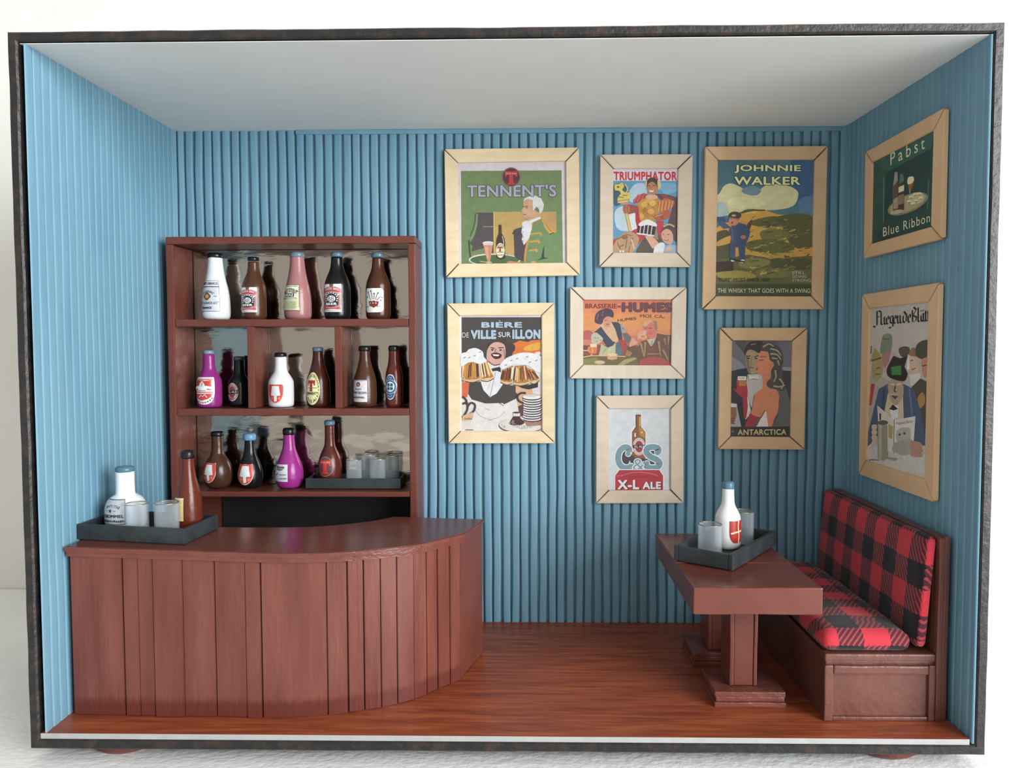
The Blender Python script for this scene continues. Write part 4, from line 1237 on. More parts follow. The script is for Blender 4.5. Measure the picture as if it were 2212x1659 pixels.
    a.poly([(985, 1300), (1060, 1290), (1040, 1350), (980, 1380)], 'cca690')

def pr_walker(a):
    a.rect(150, 170, 1120, 1500, '4d6c78')
    a.blob([(170, 190), (500, 190), (700, 300), (480, 420), (180, 420)], '456470'); a.blob([(900, 180), (1110, 180), (1110, 620), (950, 560), (880, 380)], '3f5c7c'); a.blob([(960, 560), (1110, 540), (1110, 730), (980, 720)], '55758f')
    a.blob([(185, 540), (215, 500), (260, 430), (330, 410), (420, 450), (480, 500), (560, 500), (640, 430), (760, 415), (880, 440), (950, 500), (900, 620), (700, 660), (480, 650), (370, 700), (185, 700)], 'c4bd92', 5)
    a.blob([(420, 470), (520, 430), (600, 470), (560, 520), (460, 510)], '6a8490'); a.blob([(300, 560), (500, 540), (640, 600), (480, 640), (330, 640)], 'cfc79c'); a.blob([(185, 600), (260, 590), (300, 690), (185, 720)], '9cabA4'.lower())
    a.poly([(150, 830), (300, 760), (400, 690), (520, 655), (640, 660), (760, 700), (1110, 715), (1110, 1500), (150, 1500)], 'bf9448')
    a.line([(395, 690), (520, 660), (640, 662)], 14, '5a4a30'); a.line([(460, 690), (560, 680)], 8, 'e0bc6c')
    for q, c in (([(480, 780), (620, 730), (760, 720), (820, 780), (700, 830), (560, 810)], '5c5a36'), ([(760, 720), (1110, 720), (1110, 1030), (900, 1000), (820, 860)], '5a5636'), ([(600, 860), (760, 830), (880, 900), (760, 980), (620, 940)], '6e6a3e'),
                 ([(480, 960), (700, 930), (900, 990), (880, 1080), (640, 1060), (480, 1030)], '5f6038'), ([(180, 880), (290, 850), (320, 960), (200, 980)], '4a4830'), ([(180, 1000), (320, 980), (330, 1130), (180, 1130)], '4c4e34'),
                 ([(880, 1040), (1110, 1010), (1110, 1090), (900, 1100)], 'b68a48'), ([(190, 960), (320, 900), (330, 960), (200, 1000)], 'c09048')):
        a.blob(q, c, 4)
    a.poly([(150, 1130), (480, 1080), (700, 1110), (1110, 1090), (1110, 1500), (150, 1500)], '5c5a38')
    for q, c in (([(400, 1140), (560, 1110), (700, 1150), (560, 1210), (420, 1200)], '7a7444'), ([(640, 1080), (900, 1060), (900, 1100), (700, 1120)], 'b08a46'), ([(560, 1230), (800, 1180), (1000, 1230), (840, 1290), (600, 1290)], '6c6a40'),
                 ([(180, 1250), (420, 1230), (560, 1290), (300, 1330)], '8f8444'), ([(700, 1120), (860, 1120), (880, 1190), (720, 1210)], '4e5034'), ([(900, 1130), (1060, 1120), (1070, 1200), (920, 1220)], '4c4e34')):
        a.blob(q, c, 4)
    for k in range(110):
        r = random.Random(k * 7 + 1)
        x, y = r.uniform(480, 1030), r.uniform(735, 1270)
        a.line([(x, y), (x + r.uniform(20, 70), y - r.uniform(-6, 24))], r.uniform(5, 13), r.choice(('4c4b30', 'bb9850', '77744a', '53522f', '837c4c', '66643c', '9a8748')))
    a.rect(150, 1360, 1120, 1500, '41462f')
    a.poly([(178, 1150), (340, 1140), (345, 1230), (180, 1245)], '3a2c26')
    # boy in blue, looking out under his hand
    a.blob([(470, 800), (520, 750), (500, 830), (480, 870)], '5a4038')
    a.poly([(300, 850), (340, 800), (400, 780), (460, 800), (498, 860), (490, 910), (455, 990), (450, 1110), (400, 1120), (390, 1010), (362, 1010), (358, 1115), (305, 1115), (310, 980), (325, 920)], '3d4c68')
    a.poly([(205, 790), (240, 750), (320, 740), (320, 770), (260, 780), (330, 830), (250, 835)], '42506c'); a.rect(178, 728, 262, 768, '33486a'); a.line([(330, 830), (340, 960)], 10, '55688a')
    a.ell(345, 765, 46, 42, 'b97a62'); a.ell(356, 712, 60, 36, '453e36'); a.line([(300, 735), (395, 748)], 12, '8a7050'); a.ell(345, 712, 22, 10, 'a89070'); a.ell(330, 780, 8, 12, '7a3a34')
    a.ell(435, 915, 26, 18, 'b06a52'); a.ell(335, 1136, 16, 10, 'd8d4cc'); a.ell(428, 1142, 20, 16, 'e0dcd4'); a.line([(310, 1120), (450, 1150)], 14, '2c2a2a')
    a.text('JOHNNIE', 350, 236, 972, 312, 'd9d29a', 0.03, outline='2a3038', ow=0.035)
    a.text('WALKER', 350, 346, 966, 424, 'd9d29a', 0.03, outline='2a3038', ow=0.035)
    for t, y, x1 in (('STILL', 1236, 1012), ('GOING', 1272, 1024), ('STRONG', 1308, 1066)): a.text(t, 892, y, x1, y + 26, 'b4b1a4', 0.0)
    a.text('"FORE"-MOST SINCE 1820', 196, 1300, 682, 1334, '2b2a20', 0.015)
    a.text('THE WHISKY THAT GOES WITH A SWING', 196, 1398, 1062, 1440, 'cac4aa', 0.012)

def pr_biere(a):
    a.rect(180, 170, 1130, 1480, 'e2dee0')
    a.rect(230, 215, 1095, 1445, 'd9d3ce')
    a.rect(230, 215, 1095, 700, '4b4643')
    a.poly([(735, 480), (800, 500), (860, 468), (950, 485), (1000, 465), (1095, 460), (1095, 720), (780, 700), (800, 640), (770, 620), (815, 570), (760, 540)], 'd8763a')
    a.blob([(900, 560), (980, 510), (1090, 490), (1090, 560), (960, 580)], 'dba54c'); a.blob([(1030, 600), (1080, 590), (1090, 620), (1040, 625)], 'e8dcd0')
    a.poly([(232, 920), (320, 920), (290, 1090), (232, 1100)], 'd2684a'); a.poly([(820, 960), (1095, 960), (1095, 1340), (850, 1300), (830, 1100)], 'd9a987'); a.poly([(1000, 960), (1095, 950), (1095, 1060), (1000, 1040)], 'd8d0cc')
    a.poly([(315, 930), (440, 915), (470, 1000), (540, 1088), (610, 1042), (670, 945), (820, 960), (820, 1030), (838, 1050), (825, 1100), (690, 1165), (640, 1150), (490, 1155), (340, 1112), (300, 1050)], '494441')
    a.poly([(340, 1112), (490, 1158), (680, 1150), (700, 1175), (825, 1100), (860, 1300), (700, 1445), (320, 1445), (360, 1260)], 'dfdad6')
    a.line([(360, 1200), (430, 1290), (560, 1340)], 6, 'a8a09c', True); a.line([(520, 1340), (640, 1300), (700, 1240)], 6, 'a8a09c', True); a.line([(480, 1210), (540, 1225)], 8, 'b4acaa'); a.line([(640, 1150), (690, 1180)], 8, '6a6260')
    a.poly([(440, 925), (560, 800), (600, 790), (665, 800), (690, 930), (612, 1045), (540, 1086), (468, 1010)], 'dedee2'); a.line([(600, 810), (540, 1080)], 6, '8a8890'); a.line([(560, 880), (510, 1010)], 5, 'a8a6ae')
    a.poly([(525, 720), (660, 720), (650, 790), (560, 790)], 'd8d6da'); a.poly([(555, 775), (600, 765), (655, 752), (658, 815), (612, 798), (562, 806)], '393433')
    a.blob([(505, 600), (520, 520), (600, 480), (690, 500), (710, 600), (690, 680), (620, 745), (550, 730), (505, 670)], 'cda396', 5)
    a.blob([(498, 590), (520, 500), (620, 455), (720, 465), (790, 500), (815, 545), (790, 600), (770, 640), (725, 660), (712, 580), (690, 510), (610, 485), (545, 515)], '483c3a', 5)
    a.blob([(550, 620), (600, 600), (665, 620), (650, 660), (590, 668)], '4e282a', 5); a.poly([(565, 618), (645, 622), (630, 640), (580, 636)], 'e6dcd6'); a.line([(545, 545), (590, 555)], 10, '3a2c2a'); a.line([(630, 550), (690, 545)], 10, '3a2c2a'); a.ell(565, 570, 14, 9, '3a2c2a'); a.ell(655, 572, 14, 9, '3a2c2a')
    a.line([(605, 560), (590, 600), (620, 600)], 9, '7a4a44'); a.line([(520, 690), (580, 735), (650, 725)], 10, '6a4440', True); a.line([(690, 560), (700, 660)], 14, 'a87468')
    def mug(p, seed):
        a.poly(p, 'b17a42')
        (x0, y0), (x1, y1), (x2, y2), (x3, y3) = p
        r = random.Random(seed)
        for k in range(9):
            t = (k + .3 + r.uniform(-.2, .2)) / 9
            a.line([(x0 + (x1 - x0) * t, y0 + (y1 - y0) * t + r.uniform(0, 30)), (x3 + (x2 - x3) * t, y3 + (y2 - y3) * t - r.uniform(10, 40))], r.uniform(8, 16), r.choice(('5a3526', 'e2c48a', '8a4a2c', 'c89048', 'f0dcb4', '4a3a34')))
        a.line([(x3, y3), ((x3 + x2) / 2, max(y2, y3) + 12), (x2, y2)], 22, 'd6b684', True); a.line([(x3, y3 + 14), ((x3 + x2) / 2, max(y2, y3) + 26), (x2, y2 + 14)], 8, '4a3628', True)
    mug([(232, 740), (280, 720), (255, 890), (232, 890)], 3)
    mug([(285, 715), (415, 690), (430, 890), (265, 900)], 1); mug([(430, 695), (525, 685), (580, 870), (440, 890)], 2)
    mug([(930, 760), (1020, 790), (1075, 890), (975, 915)], 6)
    mug([(675, 790), (790, 740), (780, 925), (655, 910)], 4); mug([(810, 745), (935, 735), (965, 925), (790, 935)], 5)
    a.poly([(850, 965), (960, 950), (1062, 925), (1060, 975), (960, 1000), (890, 985)], '393331')
    a.blob([(225, 620), (280, 595), (310, 565), (380, 550), (440, 575), (465, 600), (475, 650), (505, 690), (430, 725), (330, 700), (225, 750)], 'e2e2e2', 5)
    a.blob([(645, 750), (690, 680), (760, 640), (860, 605), (960, 600), (1050, 620), (1100, 660), (1100, 800), (1040, 805), (960, 745), (870, 730), (760, 730), (690, 780)], 'e2e2e2', 5)
    for x, y in ((300, 660), (360, 640), (420, 600), (250, 660), (760, 690), (820, 670), (930, 650), (960, 710), (1030, 690), (700, 740)): a.line([(x, y), (x + 26, y - 10)], 8, '7a7a7e')
    # plates and bell on the round table
    a.ell(880, 1395, 245, 82, '6a4a44', 36); a.ell(885, 1385, 245, 80, 'ddd6d0', 36); a.poly([(900, 1330), (1095, 1320), (1095, 1390), (940, 1400)], 'a8746a')
    for k in range(10):
        y = 1315 - k * 26
        a.ell(1000 - (k % 2) * 6, y + 10, 102, 30, '4a4544', 26); a.ell(998 - (k % 2) * 6, y, 98, 26, 'e4e2e0', 26)
    a.ell(990, 1066, 70, 15, 'c8c4c0', 22)
    a.line([(905, 1150), (850, 1120), (840, 1070), (880, 1040), (930, 1040)], 22, '433c3a', True); a.poly([(850, 1180), (905, 1160), (900, 1290), (865, 1290)], '5a4642')
    a.blob([(748, 1370), (790, 1300), (800, 1285), (860, 1285), (870, 1310), (915, 1355), (880, 1385), (800, 1390)], '4a3034', 5); a.ell(790, 1350, 14, 20, 'a06a60')
    a.rect(792, 1250, 866, 1292, 'd8d2cc'); a.ell(828, 1252, 40, 10, '4a4240')
    a.text('LA', 668, 1372, 712, 1408, 'a39b90', 0.0, slope=0.55); a.arc('VOSGIENNE', 905, 1180, 250, 212, 228, 308, 'a39b90', 0.0)
    for p in ([(240, 1080), (280, 1120), (285, 1170)], [(240, 1160), (290, 1150), (290, 1230), (240, 1310)], [(290, 1200), (330, 1150), (375, 1170), (360, 1240), (270, 1300)]): a.line(p, 22, '4a403c', True)
    a.poly([(240, 1290), (350, 1250), (360, 1300), (330, 1340), (240, 1345)], 'd6b088'); scribble(a, 262, 340, 1322, 22, 7, '5a5048', 5); a.rect(272, 1440, 358, 1447, '3a3434')
    a.text('BIERE', 446, 268, 890, 330, 'abbfce', 0.05); a.line([(636, 250), (656, 262)], 8, 'abbfce')
    a.text('DE', 238, 382, 310, 436, 'd3d4da', 0.0); a.text('VILLE', 332, 356, 606, 452, 'a6bed0', 0.05, outline='d8dce2', ow=0.012)
    a.text('SUR', 630, 376, 766, 432, 'd3d4da', 0.02); a.text('ILLON', 784, 350, 1086, 452, 'a6bed0', 0.05, outline='d8dce2', ow=0.012)

def pr_humes(a):
    for k, c in enumerate(('cd765a', 'd17f5c', 'd5885c', 'd8905c', 'd9945c', 'd8925e', 'd48a5e', 'cd7e5c', 'c4725a')):
        a.rect(280, 270 + k * 84, 1770, 270 + (k + 1) * 84 + 4, c)
    a.rect(280, 1020, 1770, 1370, '8c5248')
    a.blob([(320, 820), (420, 790), (500, 850), (480, 940), (320, 950)], 'b5605c'); a.rect(310, 950, 480, 1030, 'c4806a'); a.rect(310, 1035, 420, 1100, '7c4846'); a.line([(320, 1112), (430, 1112)], 16, 'd0b0a0'); a.line([(320, 950), (470, 940)], 8, 'd0907a')
    a.blob([(600, 700), (720, 640), (800, 680), (870, 840), (890, 940), (830, 1000), (740, 900), (660, 820)], 'd2ac86', 5)
    a.blob([(660, 640), (700, 575), (770, 585), (775, 650), (745, 720), (690, 735), (650, 700)], 'cb8e7c', 5); a.line([(665, 632), (705, 622)], 9, '4a3840'); a.ell(715, 690, 20, 9, 'a04044'); a.ell(690, 665, 22, 18, 'd48478')
    a.blob([(505, 640), (515, 540), (570, 475), (660, 440), (760, 445), (808, 500), (805, 580), (760, 570), (700, 565), (650, 610), (620, 685), (540, 680)], '50424d', 5); a.line([(560, 520), (540, 620)], 22, '8a5a68', True); a.line([(640, 470), (620, 560)], 14, '7a6468')
    a.poly([(500, 820), (610, 728), (700, 850), (800, 960), (850, 975), (800, 1030), (722, 1060), (640, 950)], '444a56')
    a.poly([(775, 652), (880, 655), (920, 690), (945, 830), (960, 955), (890, 925), (840, 770)], '444a56')
    a.blob([(930, 680), (985, 720), (1010, 790), (960, 830), (935, 780)], 'a89a94'); a.line([(950, 740), (980, 770)], 9, '4a4448')
    a.poly([(950, 830), (1030, 820), (1100, 900), (1060, 1000), (1000, 960)], '6e6a62')
    a.blob([(460, 860), (530, 825), (600, 870), (645, 930), (600, 985), (540, 1010), (460, 980)], 'bcb59e', 5)
    for x, y in ((500, 900), (550, 910), (590, 940), (530, 960)): a.line([(x, y), (x + 30, y + 12)], 9, '6a6a60')
    a.poly([(620, 1000), (722, 1062), (800, 1030), (850, 985), (850, 1190), (580, 1195)], 'b6b58d'); a.line([(700, 1080), (640, 1160)], 10, '8a9068'); a.line([(760, 1070), (720, 1180)], 10, 'cfcfae')
    a.poly([(850, 985), (905, 960), (975, 1175), (850, 1180)], '56707a'); a.poly([(890, 930), (1000, 940), (1035, 1010), (975, 1175), (930, 1060)], 'a24a4a')
    a.poly([(405, 1050), (550, 1050), (550, 1150), (520, 1165), (430, 1150)], 'd37c4a'); a.rect(440, 1005, 548, 1056, 'e6cda4'); a.line([(480, 1060), (480, 1150)], 10, 'e8b080'); a.line([(420, 1060), (405, 1100), (430, 1140)], 14, 'd8a080', True); a.rect(450, 1160, 480, 1192, 'c8a080')
    a.poly([(310, 1225), (480, 1190), (720, 1188), (1190, 1195), (1225, 1345), (310, 1360)], '746347'); a.line([(320, 1222), (500, 1192), (1010, 1195)], 14, 'd0b68a', True); a.poly([(320, 1250), (540, 1220), (640, 1340), (330, 1345)], '86804f')
    a.ell(600, 1295, 88, 32, 'b59f74', 24); a.ell(600, 1290, 70, 22, 'c9b68c', 22)
    a.poly([(718, 1170), (880, 1160), (875, 1235), (800, 1255), (725, 1240)], 'cba27a'); a.ell(798, 1172, 82, 24, 'dfc09a', 22)
    a.poly([(880, 1330), (1000, 1240), (1150, 1210), (1190, 1230), (960, 1335)], 'a39a68')
    a.poly([(1000, 1185), (1060, 1010), (1200, 1060), (1260, 960), (1345, 930), (1500, 826), (1640, 850), (1770, 850), (1770, 1370), (1225, 1345), (1190, 1200)], '6c5144')
    a.poly([(1060, 1030), (1110, 900), (1205, 960), (1190, 1000), (1075, 1045)], 'cf9c86'); a.poly([(1000, 1180), (1030, 1090), (1120, 1140), (1080, 1190)], 'a07a5c')
    for p in ([(1250, 980), (1300, 1200)], [(1320, 960), (1310, 1180)], [(1530, 950), (1560, 1180)], [(1600, 1080), (1680, 1240)], [(1690, 870), (1680, 1000)], [(1620, 900), (1640, 1000)]): a.line(p, 34, 'a0835c', False, 14)
    a.poly([(1345, 930), (1500, 870), (1430, 1035), (1400, 1020)], 'bcb89e'); a.line([(1430, 940), (1418, 1010)], 26, '8f9a86')
    a.poly([(1350, 960), (1410, 1040), (1480, 950), (1520, 1160), (1340, 1180)], '7c5046'); a.line([(1350, 1150), (1540, 1148)], 9, 'c09080')
    a.poly([(1225, 1345), (1230, 1250), (1400, 1190), (1560, 1200), (1720, 1280), (1770, 1370)], 'aa504d')
    a.blob([(1290, 740), (1300, 660), (1390, 625), (1490, 640), (1510, 760), (1490, 880), (1420, 915), (1350, 870)], 'c97a6a', 5); a.blob([(1280, 700), (1300, 650), (1400, 622), (1450, 640), (1390, 660), (1330, 720)], 'd6a078', 5)
    a.blob([(1455, 640), (1500, 635), (1515, 760), (1485, 770), (1470, 700)], '9a7c66', 4); a.line([(1310, 752), (1345, 744)], 10, '6a4038'); a.line([(1370, 750), (1420, 742)], 10, '6a4038'); a.blob([(1270, 800), (1330, 780), (1340, 830), (1290, 850)], 'd3a092'); a.ell(1390, 830, 34, 26, 'd8604f')
    a.blob([(1180, 860), (1220, 800), (1270, 800), (1250, 880), (1210, 940)], 'd59a80', 5); a.ell(1285, 882, 58, 42, 'dcb488', 24); a.ell(1282, 880, 42, 28, 'c8925e', 20)
    a.text('BRASSERIE', 345, 356, 862, 436, '8a3a3c', 0.02); a.text('DE', 872, 386, 932, 420, '6e3a40', 0.02)
    a.text('HUMES', 946, 336, 1744, 490, '6d4551', 0.05, outline='4e3038', ow=0.02)
    a.text('HUMES', 880, 606, 1175, 650, '4c382c', 0.0, slope=-0.13); a.text('MOI', 1240, 526, 1412, 580, '6a4a30', 0.0, slope=0.01); a.text('CA', 1472, 530, 1600, 580, '6a4a30', 0.0, slope=0.05); a.line([(1585, 585), (1632, 575)], 8, '6a4a30')

def pr_xl(a):
    a.rect(240, 240, 1160, 1410, 'd0d3d5')
    a.poly([(630, 305), (728, 305), (730, 515), (792, 585), (792, 960), (578, 960), (578, 585), (630, 515)], 'e6e6e4')
    a.poly([(640, 318), (718, 318), (720, 520), (780, 592), (780, 950), (592, 950), (592, 592), (642, 520)], '8a5b3e')
    a.poly([(690, 530), (720, 525), (776, 594), (776, 680), (700, 640)], 'b0823c'); a.poly([(692, 380), (716, 380), (716, 500), (690, 530)], 'c09a5a'); a.poly([(642, 350), (662, 350), (660, 520), (600, 600), (596, 800), (594, 592), (642, 520)], '6a4434')
    a.rect(640, 316, 718, 352, 'cfc8c2'); a.rect(642, 352, 718, 366, '5c4030'); a.line([(636, 606), (636, 660)], 18, 'e8dcd8'); a.ell(730, 598, 10, 10, 'ece0b8')
    a.ell(690, 792, 88, 122, 'dcc4be', 36); a.ell(690, 792, 78, 110, 'c0a09c', 36); a.ell(690, 792, 70, 98, 'dcc4be', 34); a.ell(690, 792, 54, 80, '9a3c46', 30)
    a.poly([(604, 768), (774, 764), (774, 812), (604, 816)], '4b3542'); a.text('XL ALE', 622, 774, 762, 808, 'd8c8cc', 0.02)
    a.poly([(470, 850), (545, 860), (640, 950), (760, 950), (900, 985), (905, 1040), (760, 1060), (600, 1060), (560, 980), (540, 1030), (470, 1040), (440, 960)], '4c4547')
    a.blob([(850, 850), (890, 830), (930, 850), (910, 900), (870, 890)], '4c4547', 4)
    cpts = [(556, 868), (548, 815), (490, 800), (425, 850), (400, 940), (420, 1030), (480, 1080), (560, 1080), (592, 1050)]
    spts = [(950, 880), (958, 820), (890, 798), (810, 810), (790, 870), (850, 930), (930, 970), (975, 1020), (940, 1075), (850, 1085), (780, 1050), (790, 1010)]
    for w, c in ((104, 'e8eaea'), (80, '7b99a3')):
        a.line(cpts, w, c, True); a.line(spts, w, c, True); a.ell(540, 890, w * .42, w * .42, c, 16); a.ell(592, 1056, w * .3, w * .4, c, 14); a.ell(945, 880, w * .44, w * .4, c, 16); a.ell(800, 1015, w * .4, w * .36, c, 16)
    a.text('&', 604, 962, 762, 1116, '7b99a3', 0.0, outline='e8eaea', ow=0.05)
    a.poly([(405, 1100), (980, 1100), (1034, 1182), (1034, 1410), (348, 1410), (348, 1182)], 'e4e2e2')
    a.poly([(418, 1112), (968, 1112), (1020, 1192), (1020, 1410), (360, 1410), (360, 1190)], 'b33c47')
    a.line([(440, 1190), (560, 1155), (700, 1142), (840, 1160), (960, 1195)], 7, 'd88a8c', True); a.line([(365, 1192), (450, 1190)], 6, 'cf7a7c'); a.line([(940, 1195), (1015, 1200)], 6, '8a2c38')
    scribble(a, 540, 830, 1205, 16, 16, '8f2f38', 9)
    a.text('X-L', 392, 1246, 690, 1376, 'e6e6e6', 0.045, shadow='54252c', sh=(14, 6)); a.text('ALE', 736, 1272, 990, 1372, 'e6e6e6', 0.045, shadow='54252c', sh=(12, 6))
    a.rect(240, 1380, 360, 1410, 'b8bac0')

def pr_antarctica(a):
    a.rect(230, 220, 1020, 1430, '5d5b5d')
    a.poly([(250, 420), (420, 520), (450, 580), (250, 610)], '82808a'); a.poly([(250, 240), (340, 240), (450, 420), (440, 560), (250, 400)], '6b6a6c'); a.poly([(300, 240), (440, 240), (420, 330), (440, 420)], '504e4e'); a.poly([(830, 240), (1010, 240), (1010, 560), (900, 580)], '66656c'); a.poly([(880, 560), (1010, 560), (1010, 610), (900, 600)], '86848c')
    a.poly([(240, 612), (340, 590), (450, 572), (480, 660), (470, 1000), (520, 1285), (240, 1285)], '37363a')
    a.poly([(240, 990), (330, 1010), (390, 1285), (240, 1290)], '9f9d9e'); a.poly([(330, 1000), (400, 980), (430, 1290), (395, 1290)], '333236')
    a.poly([(870, 600), (1010, 610), (1010, 1000), (940, 830), (900, 760)], '3e3d40')
    a.poly([(465, 650), (640, 640), (660, 820), (560, 900), (520, 1060), (480, 980), (440, 800)], 'b3aca6'); a.poly([(445, 840), (480, 980), (510, 1120), (440, 1200), (430, 960)], 'cfc9c4')
    a.poly([(470, 655), (530, 672), (590, 660), (596, 712), (530, 702), (478, 718)], 'c8c4c0'); a.line([(470, 655), (478, 718), (530, 702), (596, 712)], 6, '4a4648')
    a.blob([(435, 420), (470, 360), (560, 350), (610, 400), (600, 520), (590, 620), (530, 640), (480, 620), (445, 540)], '9d8a70', 5); a.poly([(435, 420), (470, 420), (500, 620), (460, 580)], '7c6c58')
    a.blob([(425, 420), (430, 330), (490, 265), (580, 245), (650, 265), (630, 340), (600, 390), (540, 360), (470, 350), (440, 410)], '3c3632', 5); a.line([(500, 290), (560, 280)], 16, '7a7060', True)
    a.line([(445, 432), (500, 425)], 12, '463c34'); a.line([(540, 440), (595, 420)], 12, '463c34'); a.ell(474, 456, 20, 10, '4c423a'); a.ell(566, 456, 18, 10, '4c423a'); a.line([(516, 440), (500, 520)], 10, '7a6a56'); a.line([(485, 565), (545, 572)], 12, '8a4c40'); a.line([(500, 530), (530, 528)], 7, '5e5042')
    a.blob([(545, 900), (600, 850), (650, 820), (740, 820), (830, 850), (850, 960), (840, 1100), (790, 1200), (765, 1290), (715, 1290), (680, 1180), (690, 1090), (620, 1170), (510, 1125), (530, 1020)], 'c47c5c', 5)
    a.poly([(640, 640), (750, 600), (740, 720), (720, 830), (640, 850), (650, 780)], 'c0785a')
    a.blob([(605, 400), (640, 360), (720, 370), (780, 480), (770, 560), (740, 620), (640, 660), (580, 620), (575, 560), (555, 520), (590, 480)], 'c67e5e', 5)
    a.line([(612, 440), (660, 430), (690, 445)], 7, '4a302a', True); a.line([(605, 478), (655, 476)], 9, '3c2c2a'); a.poly([(565, 575), (590, 565), (585, 600), (568, 595)], '9a3a38')
    a.blob([(625, 360), (645, 290), (710, 258), (790, 290), (870, 350), (900, 470), (880, 560), (870, 650), (920, 740), (930, 800), (880, 855), (790, 820), (710, 800), (700, 740), (760, 680), (750, 600), (790, 540), (770, 500), (730, 470), (710, 380)], '4b4641', 5)
    for p in ([(650, 320), (720, 280), (780, 310)], [(740, 340), (820, 360), (870, 420)], [(740, 400), (820, 410), (870, 470)], [(760, 450), (830, 460)], [(800, 600), (810, 680), (780, 740)], [(850, 700), (900, 770), (870, 830)], [(780, 790), (850, 800), (920, 780)], [(830, 480), (850, 540)]): a.line(p, 22, '9a917e', True, 12)
    a.ell(755, 535, 26, 36, 'bf7858')
    a.poly([(640, 1170), (690, 1090), (720, 1290), (570, 1290), (620, 1190)], 'd0c4be'); a.line([(545, 900), (520, 1060), (505, 1130), (620, 1180)], 6, '4a3630', True); a.line([(850, 960), (838, 1110), (765, 1290)], 6, '4a3630', True); a.line([(680, 1085), (640, 1150), (580, 1270)], 6, '4a3630', True)
    a.poly([(490, 1125), (600, 1175), (530, 1290), (430, 1290)], '9b3840'); a.poly([(405, 940), (460, 930), (468, 1040), (450, 1180), (420, 1180)], '9b3840')
    a.blob([(330, 720), (360, 690), (440, 740), (465, 860), (450, 960), (400, 930), (310, 850), (300, 815), (330, 830)], '9f3a44', 5)
    a.poly([(345, 672), (448, 672), (440, 790), (362, 790)], 'ae7850'); a.rect(345, 672, 448, 718, 'd8cdc4'); scribble(a, 358, 430, 694, 16, 5, '9a4440', 4)
    a.poly([(245, 1040), (330, 1040), (330, 1150), (300, 1240), (245, 1250)], '8a6044'); a.rect(245, 1005, 335, 1046, 'ccc6c0')
    for y in (1180, 1210, 1240): a.line([(250, y), (310, y + 6)], 12, '5a4a42')
    a.rect(230, 1286, 1020, 1430, '3a3633'); a.text('ANTARCTICA', 345, 1318, 942, 1388, 'bdb27c', 0.025)
    a.line([(258, 1350), (290, 1330), (282, 1352), (306, 1348)], 6, '8a8270', True)

def pr_pabst(a):
    a.rect(100, 100, 900, 1600, '26423f')
    a.poly([(225, 580), (330, 700), (305, 1230), (200, 1440)], '2c4d44'); a.poly([(225, 580), (785, 290), (740, 480), (330, 700)], '345a4e'); a.poly([(330, 700), (740, 480), (720, 1110), (305, 1230)], '223c3c')
    a.line([(308, 740), (303, 1225)], 5, '6f8a86'); a.line([(725, 800), (714, 1100)], 8, '47706c')
    a.ell(530, 1040, 200, 92, '7d7a62', 30, -0.42); a.ell(530, 1035, 180, 78, '9c9272', 30, -0.42)
    a.ell(610, 985, 74, 60, 'b5aa86', 20, -0.4)
    for x, y in ((560, 970), (600, 945), (640, 940), (610, 1010), (545, 1015), (650, 985), (580, 1040)): a.ell(x, y, 22, 16, 'd3c8a6', 10); a.line([(x - 10, y + 12), (x + 16, y + 10)], 6, '5a4e3c')
    a.poly([(415, 705), (435, 705), (442, 860), (440, 1110), (395, 1120), (390, 880)], '5c4a3c'); a.poly([(412, 705), (436, 700), (440, 790), (395, 850)], '8f8f80'); a.poly([(395, 990), (440, 960), (440, 1080), (400, 1090)], '9a8a7c')
    a.poly([(462, 725), (485, 720), (500, 860), (497, 1100), (440, 1115), (447, 880)], '46382c'); a.poly([(462, 725), (486, 720), (498, 800), (452, 830)], '4c6e66'); a.poly([(447, 860), (498, 840), (498, 900), (445, 920)], 'cfc7ac'); a.poly([(444, 950), (496, 935), (496, 1030), (442, 1050)], '846a5c')
    a.poly([(532, 790), (585, 765), (582, 850), (560, 905), (540, 890)], '8a5c30'); a.blob([(532, 775), (560, 755), (588, 765), (584, 815), (534, 835)], 'd6cda6', 4); a.line([(552, 895), (552, 930)], 8, 'a8a08a')
    a.ell(430, 1120, 60, 22, 'aaa488', 18, -0.2)
    a.text('Pabst', 372, 500, 690, 630, 'cdc8ae', 0.0, slope=-0.49, sp=1.5); a.text('Blue Ribbon', 300, 1280, 738, 1376, 'cdc8ae', 0.0, slope=-0.31, sp=1.15)

